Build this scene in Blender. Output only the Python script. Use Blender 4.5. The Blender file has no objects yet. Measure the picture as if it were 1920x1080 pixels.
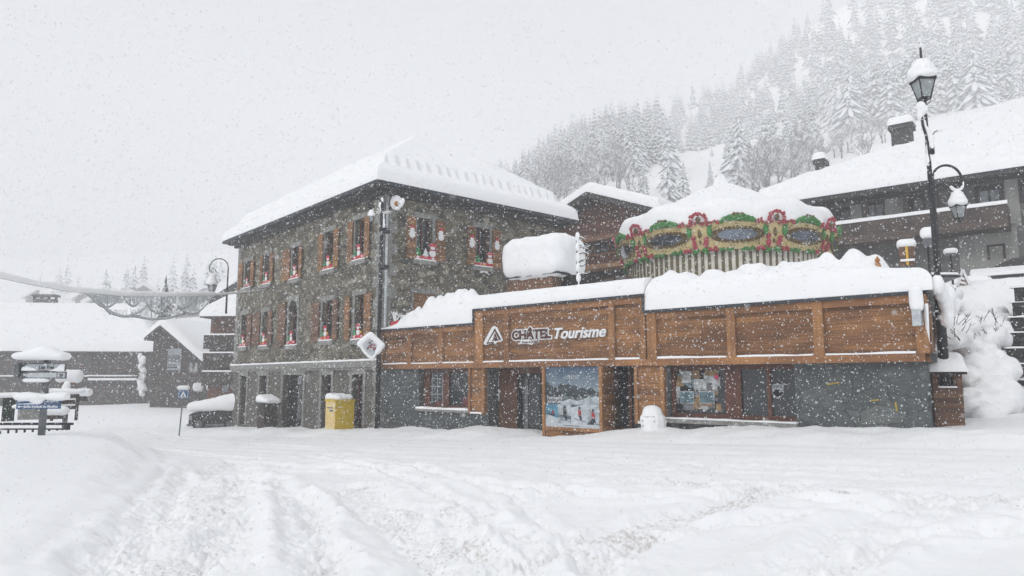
import bpy, math, random
import numpy as np
from mathutils import Vector, Matrix
sc = bpy.context.scene
COL = sc.collection
# ------------------------------------------------------------------ camera, sky, sun, exposure
EYE = np.array([0.0, 0.0, 1.8]); PITCH = math.radians(7.17); FPX = 1352.0
cam_d = bpy.data.cameras.new("camera"); cam = bpy.data.objects.new("camera", cam_d); COL.objects.link(cam)
cam_d.sensor_width = 36; cam_d.lens = FPX / 1920 * 36; cam_d.clip_start = 0.05; cam_d.clip_end = 4000; cam_d.dof.use_dof = True; cam_d.dof.focus_distance = 21; cam_d.dof.aperture_fstop = 2.8
cam.location = EYE; cam.rotation_euler = (math.pi / 2 + PITCH, 0, 0); sc.camera = cam
SUN_EL, SUN_AZ = math.radians(38), math.radians(218)      # azimuth measured from +Y towards +X
w = bpy.data.worlds.new("World"); sc.world = w; w.use_nodes = True
nt = w.node_tree; bg = nt.nodes["Background"]
sky = nt.nodes.new("ShaderNodeTexSky"); sky.sky_type = 'NISHITA'; sky.sun_disc = False
sky.sun_elevation = SUN_EL; sky.sun_rotation = SUN_AZ; sky.air_density = 1.0; sky.dust_density = 4.0; sky.altitude = 1200
hs = nt.nodes.new("ShaderNodeHueSaturation"); hs.inputs['Saturation'].default_value = 0.10
nt.links.new(sky.outputs[0], hs.inputs['Color']); nt.links.new(hs.outputs[0], bg.inputs[0]); bg.inputs[1].default_value = 0.15
sd = bpy.data.lights.new("sun", 'SUN'); sd.energy = 1.5; sd.angle = math.radians(14); sd.color = (1, .97, .93)
sun = bpy.data.objects.new("sun", sd); COL.objects.link(sun)
sv = Vector((math.sin(SUN_AZ) * math.cos(SUN_EL), math.cos(SUN_AZ) * math.cos(SUN_EL), math.sin(SUN_EL)))
sun.rotation_euler = sv.to_track_quat('Z', 'Y').to_euler()
sc.view_settings.view_transform = 'Standard'; sc.view_settings.look = 'None'; sc.view_settings.gamma = 1
sc.view_settings.exposure = 0.68
sc.cycles.use_denoising = True; sc.cycles.max_bounces = 6; sc.cycles.diffuse_bounces = 3; sc.cycles.glossy_bounces = 2
sc.cycles.volume_bounces = 3; sc.cycles.transparent_max_bounces = 8; sc.cycles.sample_clamp_indirect = 4
HAZE = 0.0033
# ------------------------------------------------------------------ maths helpers
CP, SP = math.cos(PITCH), math.sin(PITCH)
def ray(px, py):
    u = 540 - py
    return np.array([px - 960, FPX * CP - u * SP, FPX * SP + u * CP])
def P(px, py, Y):                       # a point seen at this photo pixel, Y metres in front of the camera
    r = ray(px, py); return EYE + r * (Y / r[1])
def el(py):
    u = 540 - np.asarray(py, float); return (FPX * SP + u * CP) / (FPX * CP - u * SP)
def vnoise(x, y, seed=0):
    xi = np.floor(x).astype(np.int64); yi = np.floor(y).astype(np.int64); fx = x - xi; fy = y - yi
    fx = fx * fx * (3 - 2 * fx); fy = fy * fy * (3 - 2 * fy)
    def h(a, b):
        n = (a * 374761393 + b * 668265263 + seed * 974711) & 0xffffffff
        n = ((n ^ (n >> 13)) * 1274126177) & 0xffffffff
        return ((n ^ (n >> 16)) & 0xffff) / 65535.0
    return (h(xi, yi) * (1 - fx) + h(xi + 1, yi) * fx) * (1 - fy) + (h(xi, yi + 1) * (1 - fx) + h(xi + 1, yi + 1) * fx) * fy
def fbm(x, y, o=4, seed=0):
    s = 0; a = .5; t = 0
    for k in range(o):
        s = s + a * vnoise(x, y, seed + k * 17); t += a; a *= .5; x = x * 2.03 + 5.1; y = y * 2.03 + 3.7
    return s / t - .5
def sst(a, b, x):
    t = np.clip((x - a) / (b - a), 0, 1); return t * t * (3 - 2 * t)
class Frame:                            # a vertical plane: u along it, z up, d towards the viewer
    def __init__(s, o, u):
        s.o = np.array([o[0], o[1], 0.]); u = np.array([u[0], u[1], 0.]); s.u = u / np.linalg.norm(u)
        n = np.array([s.u[1], -s.u[0], 0.]);
        if n @ (np.array([0, 0, 0.]) - s.o) < 0: n = -n
        s.n = n
    def w(s, u, z, d=0): return s.o + s.u * u + s.n * d + np.array([0, 0, z])
    def at(s, px, py, d=0):
        r = ray(px, py); q = s.o + s.n * d; t = ((q - EYE) @ s.n) / (r @ s.n); p = EYE + r * t
        return (p - s.o) @ s.u, p[2]
    def uu(s, px, py=710, d=0): return s.at(px, py, d)[0]
    def zz(s, px, py, d=0): return s.at(px, py, d)[1]
# ------------------------------------------------------------------ mesh builder
class MB:
    def __init__(s): s.v = []; s.f = []; s.m = []; s.n = 0
    def add(s, vs, fs, mi=0):
        s.v.extend([tuple(map(float, p)) for p in vs]); s.f.extend([tuple(i + s.n for i in f) for f in fs]); s.m.extend([mi] * len(fs)); s.n += len(vs); return s
    def hexa(s, c, mi=0): return s.add(c, [(0, 3, 2, 1), (4, 5, 6, 7), (0, 1, 5, 4), (1, 2, 6, 5), (2, 3, 7, 6), (3, 0, 4, 7)], mi)
    def box(s, c, h, mi=0, rz=0):
        cs, sn = math.cos(rz), math.sin(rz); out = []
        for k in (-1, 1):
            for i, j in ((-1, -1), (1, -1), (1, 1), (-1, 1)):
                x, y = i * h[0], j * h[1]; out.append((c[0] + x * cs - y * sn, c[1] + x * sn + y * cs, c[2] + k * h[2]))
        return s.hexa(out, mi)
    def fbox(s, F, u0, u1, z0, z1, d0, d1, mi=0):
        return s.prism(F, [(u0, z0), (u1, z0), (u1, z1), (u0, z1)], d0, d1, mi)
    def prism(s, F, poly, d0, d1, mi=0):
        n = len(poly); vs = [F.w(a, b, d0) for a, b in poly] + [F.w(a, b, d1) for a, b in poly]
        return s.add(vs, [tuple(range(n))[::-1], tuple(range(n, 2 * n))] + [(i, (i + 1) % n, n + (i + 1) % n, n + i) for i in range(n)], mi)
    def tube(s, pts, r, n=6, mi=0, cap=True):
        pts = [np.array(p, float) for p in pts]; m = len(pts)
        if not hasattr(r, '__len__'): r = [r] * m
        vs = []
        for i, p in enumerate(pts):
            t = pts[min(i + 1, m - 1)] - pts[max(i - 1, 0)]; t = t / (np.linalg.norm(t) + 1e-9)
            a = np.cross(t, [0, 0, 1.]) if abs(t[2]) < .9 else np.cross(t, [1., 0, 0]); a /= np.linalg.norm(a); b = np.cross(t, a)
            for k in range(n):
                q = 2 * math.pi * k / n; vs.append(p + (a * math.cos(q) + b * math.sin(q)) * r[i])
        fs = [(i * n + k, i * n + (k + 1) % n, (i + 1) * n + (k + 1) % n, (i + 1) * n + k) for i in range(m - 1) for k in range(n)]
        if cap: fs += [tuple(range(n))[::-1], tuple(range((m - 1) * n, m * n))]
        return s.add(vs, fs, mi)
    def lathe(s, c, prof, n=16, mi=0, sq=False):
        vs = []
        for r, z in prof:
            for k in range(n):
                q = 2 * math.pi * (k + .5) / n; vs.append((c[0] + r * math.cos(q), c[1] + r * math.sin(q), c[2] + z))
        m = len(prof)
        fs = [(i * n + k, i * n + (k + 1) % n, (i + 1) * n + (k + 1) % n, (i + 1) * n + k) for i in range(m - 1) for k in range(n)]
        return s.add(vs, fs + [tuple(range(n))[::-1], tuple(range((m - 1) * n, m * n))], mi)
    def ball(s, c, r, mi=0, sub=1):
        if not hasattr(r, '__len__'): r = (r, r, r)
        V, F = ICO[sub]; return s.add([(c[0] + a * r[0], c[1] + b * r[1], c[2] + d * r[2]) for a, b, d in V], F, mi)
    def grid(s, X, Y, Z, mi=0, close=False):
        a, b = X.shape; vs = np.stack([X, Y, Z], -1).reshape(-1, 3)
        i, j = np.meshgrid(np.arange(a - 1), np.arange(b if close else b - 1), indexing='ij'); j2 = (j + 1) % b
        fs = np.stack([i * b + j, i * b + j2, (i + 1) * b + j2, (i + 1) * b + j], -1).reshape(-1, 4)
        return s.add(vs, [tuple(q) for q in fs.tolist()], mi)
def ico():
    t = (1 + 5 ** .5) / 2; V = [(-1, t, 0), (1, t, 0), (-1, -t, 0), (1, -t, 0), (0, -1, t), (0, 1, t), (0, -1, -t), (0, 1, -t), (t, 0, -1), (t, 0, 1), (-t, 0, -1), (-t, 0, 1)]
    V = [tuple(np.array(v) / np.linalg.norm(v)) for v in V]
    F = [(0, 11, 5), (0, 5, 1), (0, 1, 7), (0, 7, 10), (0, 10, 11), (1, 5, 9), (5, 11, 4), (11, 10, 2), (10, 7, 6), (7, 1, 8), (3, 9, 4), (3, 4, 2), (3, 2, 6), (3, 6, 8), (3, 8, 9), (4, 9, 5), (2, 4, 11), (6, 2, 10), (8, 6, 7), (9, 8, 1)]
    out = [(V, F)]
    for _ in range(2):
        V, F = list(out[-1][0]), out[-1][1]; c = {}; G = []
        def mid(a, b):
            k = (min(a, b), max(a, b))
            if k not in c:
                m = np.array(V[a]) + np.array(V[b]); V.append(tuple(m / np.linalg.norm(m))); c[k] = len(V) - 1
            return c[k]
        for a, b, d in F:
            x, y, z = mid(a, b), mid(b, d), mid(d, a); G += [(a, x, z), (b, y, x), (d, z, y), (x, y, z)]
        out.append((V, G))
    return out
ICO = ico()
ORG = {}
def org(p): return ORG.get(p.name, (0, 0, 0)) if p else (0, 0, 0)
def build(mb, name, mats, parent=None, at=None, smooth=False):
    me = bpy.data.meshes.new(name); o = tuple(map(float, at)) if at is not None else org(parent)
    me.from_pydata([(a - o[0], b - o[1], c - o[2]) for a, b, c in mb.v], [], mb.f)
    if not isinstance(mats, (list, tuple)): mats = [mats]
    for m in mats: me.materials.append(m)
    if len(mats) > 1: me.polygons.foreach_set('material_index', mb.m)
    me.polygons.foreach_set('use_smooth', [smooth] * len(me.polygons)); me.update()
    ob = bpy.data.objects.new(name, me); COL.objects.link(ob); ORG[ob.name] = o
    if parent: ob.parent = parent
    elif at is not None: ob.location = o
    return ob
def tag(o, label=None, cat=None, group=None, kind=None):
    if label: o['label'] = label
    if cat: o['category'] = cat
    if group: o['group'] = group
    if kind: o['kind'] = kind
    return o
def thing(name, label, cat, loc=(0, 0, 0), group=None):
    o = bpy.data.objects.new(name, None); COL.objects.link(o); o.location = tuple(map(float, loc)); ORG[o.name] = tuple(map(float, loc))
    o.empty_display_size = .2; return tag(o, label, cat, group)
def children(o): return KIDS(o)
def KIDS(o): return [c for c in list(bpy.data.objects) if c.parent == o]
def copy_tree(o, loc, rz, label, group=None, kids=None, scale=1):
    c = o.copy(); COL.objects.link(c); c.location = loc; c.rotation_euler = (0, 0, rz); c.scale = (scale,) * 3
    tag(c, label, group=group)
    for k in (kids if kids is not None else KIDS(o)):
        d = k.copy(); COL.objects.link(d); d.parent = c
        for g in (KIDS(k) if kids is None else []):
            e = g.copy(); COL.objects.link(e); e.parent = d
    return c
def mass(name, spheres, mat, parent=None, voxel=.06, at=None, smooth=4, rough=.02, seed=0):
    mb = MB()
    for q in spheres: mb.ball(q[:3], q[3:6] if len(q) >= 6 else q[3], sub=2)
    o = build(mb, name, mat, parent, at, True)
    md = o.modifiers.new("r", 'REMESH'); md.mode = 'VOXEL'; md.voxel_size = voxel
    sm = o.modifiers.new("s", 'SMOOTH'); sm.iterations = smooth; sm.factor = .5
    dg = bpy.context.evaluated_depsgraph_get(); me = bpy.data.meshes.new_from_object(o.evaluated_get(dg)); o.modifiers.clear()
    n = len(me.vertices); co = np.empty(n * 3, np.float32); no = np.empty(n * 3, np.float32)
    me.vertices.foreach_get('co', co); me.vertex_normals.foreach_get('vector', no); co = co.reshape(-1, 3); no = no.reshape(-1, 3)
    k = fbm(co[:, 0] * 2.5 + co[:, 2] * 1.3 + 50, co[:, 1] * 2.5 + co[:, 2] * 1.7 + 50, 4, seed) * rough * 4
    co += no * k[:, None]; me.vertices.foreach_set('co', co.ravel()); me.polygons.foreach_set('use_smooth', [True] * len(me.polygons)); me.update()
    if not me.materials: me.materials.append(mat)
    o.data = me; return o
def text(name, s, F, u, z, size, mat, d=0.02, ext=.01, parent=None, shear=0, bold=0, width=None, align='LEFT', at=None, dudz=0, kx=None):
    cu = bpy.data.curves.new(name, 'FONT'); cu.body = s; cu.size = size; cu.extrude = ext; cu.shear = shear; cu.offset = bold; cu.align_x = align
    o = bpy.data.objects.new(name, cu); COL.objects.link(o); bpy.context.view_layer.update()
    me = bpy.data.meshes.new_from_object(o.evaluated_get(bpy.context.evaluated_depsgraph_get())); bpy.data.objects.remove(o)
    n = len(me.vertices); co = np.empty(n * 3, np.float32); me.vertices.foreach_get('co', co); co = co.reshape(-1, 3).astype(float)
    if kx: co[:, 0] *= kx
    if width:
        x0, x1 = co[:, 0].min(), co[:, 0].max(); k = width / (x1 - x0); co[:, 0] = (co[:, 0] - (x0 if align == 'LEFT' else 0)) * k
    oo = np.array(at if at is not None else org(parent))
    right = np.cross([0, 0, 1.], F.n); sgn = 1 if right @ F.u > 0 else -1
    W = F.o[None] + F.u[None] * (u + sgn * co[:, 0:1]) + F.n[None] * (d + co[:, 2:3]) + np.array([[0, 0, 1.]]) * (z + co[:, 1:2] + co[:, 0:1] * dudz) - oo
    me.vertices.foreach_set('co', W.astype(np.float32).ravel()); me.materials.clear(); me.materials.append(mat); me.update()
    ob = bpy.data.objects.new(name, me); COL.objects.link(ob); ORG[ob.name] = tuple(oo)
    if parent: ob.parent = parent
    elif at is not None: ob.location = tuple(oo)
    return ob
# ------------------------------------------------------------------ materials
def newmat(name):
    m = bpy.data.materials.new(name); m.use_nodes = True; t = m.node_tree; return m, t, t.nodes["Principled BSDF"]
def N(t, ty, **k):
    n = t.nodes.new(ty)
    for a, b in k.items():
        if a in n.inputs.keys() if hasattr(n.inputs, 'keys') else False: n.inputs[a].default_value = b
        else: setattr(n, a, b)
    return n
def posmap(t, scale, obj=False):
    g = t.nodes.new("ShaderNodeTexCoord") if obj else t.nodes.new("ShaderNodeNewGeometry"); mp = t.nodes.new("ShaderNodeMapping"); mp.inputs['Scale'].default_value = scale
    t.links.new(g.outputs['Object' if obj else 'Position'], mp.inputs['Vector']); return mp.outputs[0]
def noise(t, vec, scale, detail=4, rough=.55):
    n = t.nodes.new("ShaderNodeTexNoise"); n.inputs['Scale'].default_value = scale; n.inputs['Detail'].default_value = detail; n.inputs['Roughness'].default_value = rough
    t.links.new(vec, n.inputs['Vector']); return n
def ramp(t, fac, stops):
    r = t.nodes.new("ShaderNodeValToRGB"); e = r.color_ramp.elements
    while len(e) < len(stops): e.new(.5)
    for k, (p, c) in enumerate(stops): e[k].position = p; e[k].color = (*c, 1)
    t.links.new(fac, r.inputs[0]); return r.outputs[0]
def mixc(t, fac, a, b, mode='MIX'):
    m = t.nodes.new("ShaderNodeMix"); m.data_type = 'RGBA'; m.blend_type = mode
    for s, v in ((m.inputs[0], fac), (m.inputs[6], a), (m.inputs[7], b)):
        if isinstance(v, (int, float)): s.default_value = v
        elif isinstance(v, tuple): s.default_value = (*v, 1)
        else: t.links.new(v, s)
    return m.outputs[2]
def math_(t, op, a, b=None):
    m = t.nodes.new("ShaderNodeMath"); m.operation = op
    for s, v in ((m.inputs[0], a), (m.inputs[1], b)):
        if v is None: continue
        if isinstance(v, (int, float)): s.default_value = v
        else: t.links.new(v, s)
    return m.outputs[0]
def bump(t, b, h, strength=.5, dist=.02):
    n = t.nodes.new("ShaderNodeBump"); n.inputs['Strength'].default_value = strength; n.inputs['Distance'].default_value = dist
    t.links.new(h, n.inputs['Height']); t.links.new(n.outputs[0], b.inputs['Normal'])
def flat(name, c, rough=.6, var=.25, scale=6, metal=0, obj=False, spec=.4):
    m, t, b = newmat(name); v = posmap(t, (1, 1, 1), obj); n = noise(t, v, scale)
    lo = tuple(x * (1 - var) for x in c); hi = tuple(min(1, x * (1 + var)) for x in c)
    t.links.new(ramp(t, n.outputs[0], [(.3, lo), (.7, hi)]), b.inputs['Base Color']); b.inputs['Roughness'].default_value = rough; b.inputs['Metallic'].default_value = metal
    b.inputs['Specular IOR Level'].default_value = spec; bump(t, b, n.outputs[0], .2, .01); return m
def snow_mat(name, dirt=False, fine=14, c=(.925, .935, .945)):
    m, t, b = newmat(name); v = posmap(t, (1, 1, 1)); n1 = noise(t, v, fine, 6, .6); n2 = noise(t, v, 1.3, 3)
    colr = ramp(t, n2.outputs[0], [(.3, tuple(x * .975 for x in c)), (.7, c)])
    if dirt:
        a = t.nodes.new("ShaderNodeAttribute"); a.attribute_name = "dirt"; n3 = noise(t, v, 21, 7, .72)
        f = ramp(t, math_(t, 'ADD', a.outputs['Fac'], math_(t, 'MULTIPLY', math_(t, 'SUBTRACT', n3.outputs[0], .5), 2.4)), [(.80, (0, 0, 0)), (1.05, (1, 1, 1))])
        fm = math_(t, 'MULTIPLY', f, .5)
        colr = mixc(t, fm, colr, (.37, .29, .24))
    t.links.new(colr, b.inputs['Base Color']); b.inputs['Roughness'].default_value = .65; b.inputs['Specular IOR Level'].default_value = .25
    bump(t, b, n1.outputs[0], .35, .02); return m
def stone_mat(name, scale, cols, mortar, mw=.06, stretch=(1, 1, 1.7), dist=.35, bs=.8, rough=.85, irr=.5):
    m, t, b = newmat(name); v0 = posmap(t, stretch); nn = noise(t, v0, scale * .8, 3)
    v = mixc(t, irr * .12, v0, nn.outputs['Color'], 'ADD') if irr else v0
    vo = t.nodes.new("ShaderNodeTexVoronoi"); vo.feature = 'DISTANCE_TO_EDGE'; vo.inputs['Scale'].default_value = scale
    vc = t.nodes.new("ShaderNodeTexVoronoi"); vc.feature = 'F1'; vc.inputs['Scale'].default_value = scale
    t.links.new(v, vo.inputs['Vector']); t.links.new(v, vc.inputs['Vector'])
    sep = t.nodes.new("ShaderNodeSeparateColor"); t.links.new(vc.outputs['Color'], sep.inputs[0])
    c = ramp(t, sep.outputs[0], [(i / (len(cols) - 1), k) for i, k in enumerate(cols)])
    n2 = noise(t, v0, 9, 5, .65); c = mixc(t, .8, c, ramp(t, n2.outputs[0], [(.3, (.45, .45, .45)), (.7, (1.25, 1.25, 1.2))]), 'MULTIPLY')
    f = ramp(t, vo.outputs['Distance'], [(mw * .3, (1, 1, 1)), (mw, (0, 0, 0))])
    c = mixc(t, f, c, mortar); t.links.new(c, b.inputs['Base Color']); b.inputs['Roughness'].default_value = rough
    h = math_(t, 'ADD', math_(t, 'MINIMUM', vo.outputs['Distance'], .14), math_(t, 'MULTIPLY', n2.outputs[0], .05)); bump(t, b, h, bs, dist); return m
def wood_mat(name, c, plank=.14, vertical=False, seam=True, var=.5):
    m, t, b = newmat(name); v = posmap(t, (.9, .9, 22) if not vertical else (18, 18, .9)); n = noise(t, v, 1.6, 6, .62)
    g = t.nodes.new("ShaderNodeNewGeometry"); sp = t.nodes.new("ShaderNodeSeparateXYZ"); t.links.new(g.outputs['Position'], sp.inputs[0])
    z = sp.outputs['Z'] if not vertical else math_(t, 'ADD', sp.outputs['X'], math_(t, 'MULTIPLY', sp.outputs['Y'], -.9))
    k = math_(t, 'DIVIDE', z, plank); fl = math_(t, 'FLOOR', k); fr = math_(t, 'FRACT', k)
    hz = noise(t, posmap(t, (.22, .22, .22)), 1.0, 2)
    seg = math_(t, 'FLOOR', math_(t, 'ADD', math_(t, 'MULTIPLY', fl, 1.37), math_(t, 'MULTIPLY', math_(t, 'ADD', sp.outputs['X'], math_(t, 'MULTIPLY', fl, .73)), .45 if not vertical else 0)))
    wn = t.nodes.new("ShaderNodeTexWhiteNoise"); wn.noise_dimensions = '2D'; cb = t.nodes.new("ShaderNodeCombineXYZ"); t.links.new(fl, cb.inputs[0]); t.links.new(seg, cb.inputs[1]); t.links.new(cb.outputs[0], wn.inputs['Vector'])
    lo = tuple(x * (1 - var) for x in c); hi = tuple(x * (1 + var * .8) for x in c)
    cc = ramp(t, n.outputs[0], [(.28, lo), (.5, c), (.72, hi)])
    cc = mixc(t, .75, cc, ramp(t, wn.outputs['Value'], [(0, (.55, .5, .5)), (.5, (1, .95, .9)), (1, (1.35, 1.3, 1.15))]), 'MULTIPLY')
    nb = noise(t, posmap(t, (1, 1, 1.4)), 1.4, 4); cc = mixc(t, .7, cc, ramp(t, nb.outputs[0], [(.35, (.6, .52, .5)), (.65, (1.15, 1.1, 1.0))]), 'MULTIPLY')
    if seam: cc = mixc(t, ramp(t, fr, [(0, (1, 1, 1)), (.07, (0, 0, 0))]), cc, tuple(x * .22 for x in c))
    t.links.new(cc, b.inputs['Base Color']); b.inputs['Roughness'].default_value = .7
    h = math_(t, 'ADD', n.outputs[0], math_(t, 'MULTIPLY', math_(t, 'GREATER_THAN', fr, .06), 2.0 if seam else 0)); bump(t, b, h, .5, .006); return m
def tree_mat(name, needle, thr=.05, obj=True):
    m, t, b = newmat(name); g = t.nodes.new("ShaderNodeNewGeometry"); sp = t.nodes.new("ShaderNodeSeparateXYZ"); t.links.new(g.outputs['Normal'], sp.inputs[0])
    tc = t.nodes.new("ShaderNodeTexCoord"); n = noise(t, tc.outputs['Object'], 1.1, 5, .7)
    f = math_(t, 'ADD', sp.outputs['Z'], math_(t, 'MULTIPLY', math_(t, 'SUBTRACT', n.outputs[0], .5), 2.2))
    c = mixc(t, ramp(t, f, [(thr, (0, 0, 0)), (thr + .22, (1, 1, 1))]), needle, (.84, .86, .88)); t.links.new(c, b.inputs['Base Color']); b.inputs['Roughness'].default_value = .8; b.inputs['Specular IOR Level'].default_value = .1; return m
M = {}
M['snow'] = snow_mat("snow"); M['gsnow'] = snow_mat("ground_snow", True, 18)
M['rubble'] = stone_mat("rubble_stone", 3.3, [(.06, .057, .045), (.18, .16, .11), (.10, .092, .075), (.28, .255, .19), (.07, .07, .062), (.42, .385, .31), (.14, .125, .085)], (.16, .15, .12), .075, (1, 1, 1.5))
M['render'] = stone_mat("rough_render", 7, [(.115, .11, .098), (.145, .135, .118), (.098, .094, .083)], (.12, .115, .103), .05, (1, 1, 1), .1, .4)
M['quoin'] = flat("dressed_stone", (.25, .25, .235), .85, .3, 5)
M['slate'] = stone_mat("slate_stone", 1.7, [(.072, .086, .092), (.108, .124, .128), (.056, .07, .074), (.145, .16, .162)], (.03, .035, .037), .018, (1, 1, 1.5), .12, .5, .7, 1.2)
M['larch'] = wood_mat("larch_boards", (.255, .128, .052), var=.62); M['larchpost'] = wood_mat("larch_post", (.31, .16, .065), .4, True, False, .3)
M['larchbeam'] = wood_mat("larch_beam", (.30, .15, .062), .5, False, False, .3)
M['shutter'] = wood_mat("shutter_wood", (.27, .145, .062), .13); M['dkshutter'] = wood_mat("dark_shutter_wood", (.17, .095, .06), .1)
M['chalet'] = wood_mat("chalet_boards", (.14, .06, .032), .16); M['chaletbeam'] = wood_mat("chalet_beam", (.30, .17, .09), .5, False, False)
M['dkwood'] = wood_mat("dark_chalet_wood", (.038, .029, .025), .18); M['brownframe'] = flat("brown_frame", (.10, .035, .02), .5)
M['metal'] = flat("black_iron", (.018, .02, .024), .45, .3, 12, .3); M['zinc'] = flat("dark_flashing", (.035, .045, .055), .5, .4, 9)
M['glass'] = flat("dark_glass", (.02, .027, .032), .08, .5, .6, 0, spec=.7); M['curtain'] = flat("net_curtain", (.30, .33, .36), .5, .4, 5)
M['lglass'] = flat("lantern_glass", (.30, .33, .34), .3, .2, 9); M['grey'] = flat("grey_metal", (.13, .14, .15), .5, .3)
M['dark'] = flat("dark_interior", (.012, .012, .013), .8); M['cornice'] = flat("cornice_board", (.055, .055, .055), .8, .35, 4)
M['stucco'] = flat("grey_stucco", (.30, .30, .285), .9, .22, 1.2); M['dkstucco'] = flat("dark_stucco", (.13, .13, .128), .9, .3, 1.5)
M['white'] = flat("white_paint", (.80, .81, .82), .5, .04); M['red'] = flat("red_paint", (.52, .025, .04), .5, .2, 20); M['green'] = flat("green_paint", (.02, .20, .06), .5, .25, 20)
M['yellow'] = flat("yellow_paint", (.70, .42, .03), .5, .15, 20); M['post'] = flat("mailbox_yellow", (.58, .40, .015), .45, .12, 8); M['postface'] = flat("mailbox_cream", (.72, .55, .22), .45, .12, 8)
M['blue'] = flat("sign_blue", (.02, .10, .24), .45, .15, 12); M['signwhite'] = flat("sign_white", (.50, .53, .56), .5, .12, 10); M['black'] = flat("black_paint", (.012, .012, .012), .5)
M['brownletter'] = flat("brown_letter", (.07, .018, .012), .5); M['cream'] = flat("cream_panel", (.62, .50, .24), .5, .15, 14)
M['cred'] = flat("carousel_red", (.40, .05, .075), .5, .35, 22, obj=True); M['cgreen'] = flat("carousel_green", (.05, .21, .045), .5, .4, 22, obj=True); M['cgold'] = flat("bronze_beading", (.14, .095, .035), .4, .5, 24, .3, obj=True)
M['mirror'] = flat("cloudy_mirror", (.12, .14, .17), .12, .85, 1.1, .7); M['cstripe1'] = flat("canvas_cream", (.60, .57, .50), .8, .15, 4); M['cstripe2'] = flat("canvas_olive", (.13, .11, .06), .8, .2, 4)
M['trunk'] = flat("bark", (.06, .05, .045), .9, .4, 10, obj=True)
M['spruce'] = tree_mat("snowy_hazed_spruce", (.17, .185, .19), -.04); M['darkspruce'] = tree_mat("dark_spruce", (.02, .032, .024), .35); M['twig'] = tree_mat("frosted_twig", (.10, .095, .09), -.45)  # first material: frosted needles paled further, distance haze put into their colour
M['rust'] = flat("rusty_metal", (.40, .18, .06), .7, .4, 8); M['paper'] = flat("paper_notice", (.42, .43, .44), .6, .2, 9); M['ice'] = flat("ice_grey", (.50, .54, .56), .35, .2, 8)
M['orange'] = flat("orange_light", (.8, .2, .03), .4, .1)
def flake_mat():
    m, t, b = newmat("snowflake"); t.nodes.remove(b); d = t.nodes.new("ShaderNodeBsdfDiffuse"); l = t.nodes.new("ShaderNodeBsdfTranslucent"); x = t.nodes.new("ShaderNodeMixShader")
    for n in (d, l): n.inputs['Color'].default_value = (.95, .96, .97, 1)
    t.links.new(d.outputs[0], x.inputs[1]); t.links.new(l.outputs[0], x.inputs[2]); t.links.new(x.outputs[0], t.nodes['Material Output'].inputs[0]); return m
M['flake'] = flake_mat()
# ------------------------------------------------------------------ frames of the place
OC = np.array([-4.71, 25.8]); AZ = lambda d: (math.sin(math.radians(d)), math.cos(math.radians(d)))
FO = Frame(OC + np.array([.03, -.05]), (-AZ(-48.0)[0], -AZ(-48.0)[1]))     # wooden office front: u grows to the right, towards the camera
FL = Frame(OC, AZ(-40.9)); FR = Frame(OC, AZ(49.1))
ZE = FL.zz(711, 352)                                            # eave height
print("eave", ZE, "FL len", FL.uu(437), "FR len", FR.uu(1060, 420), "FO len", FO.uu(1740))
# ------------------------------------------------------------------ ground and hills
PXT = [-2500, -400, 0, 400, 700, 900, 960, 1050, 1150, 1245, 1290, 1400, 1600, 1920, 2400, 4500]
E1 = el(np.array([560, 545, 540, 522, 490, 380, 352, 292, 250, 240, 285, 262, 236, 180, 110, 90]))
E2 = el(np.array([480, 470, 480, 470, 440, 400, 380, 330, 300, 262, 215, 165, 20, -60, -70, -70]))
DM = [300, 300, 300, 300, 300, 300, 300, 300, 300, 290, 270, 250, 230, 210, 200, 200]
DS = [100, 100, 110, 110, 100, 60, 58, 55, 52, 50, 50, 50, 50, 46, 46, 46]
def pxof(x, y): return 960 + 1363 * x / np.maximum(y, .5)
def ground_base(x, y):
    z = .28 + .06 * np.clip(x, -15, 12)
    wv = (x - FO.o[0]) * -FO.n[0] + (y - FO.o[1]) * -FO.n[1]; uu = (x - FO.o[0]) * FO.u[0] + (y - FO.o[1]) * FO.u[1]
    t = x / np.maximum(y, .5)
    z = z + sst(5.6, 10.8, wv) * 3.9 * sst(-.15, -.02, t) * (y > 1)
    return z
def H(x, y):
    x = np.asarray(x, float); y = np.asarray(y, float); yy = np.maximum(y, 1.); px = pxof(x, yy)
    zb = ground_base(x, y); e1 = np.interp(px, PXT, E1); e2 = np.interp(px, PXT, E2); dm = np.interp(px, PXT, DM); ds = np.interp(px, PXT, DS)
    z1 = 1.8 + dm * e1; d2 = 400.; z2 = 1.8 + d2 * e2
    k1 = np.clip((yy - ds) / (dm - ds), 0, 1); k1 = k1 ** 1.15; k2 = np.clip((yy - dm - 25) / (d2 - dm - 25), 0, 1)
    z = zb + (z1 - zb) * k1 + np.where(z2 > z1, (z2 - z1) * k2, (z2 - z1) * k2)
    far = sst(50, 120, yy); z = z + far * fbm(x / 35, y / 35, 4, 3) * 7
    return np.where(y > 1, z, zb)
def gp(px, py):                                             # photo pixel to road surface
    p = None; z = .2
    for _ in range(4):
        r = ray(px, py); t = (z - 1.8) / r[2]; p = EYE + r * t; z = .28 + .06 * np.clip(p[0], -15, 12)
    return p[:2]
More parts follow.
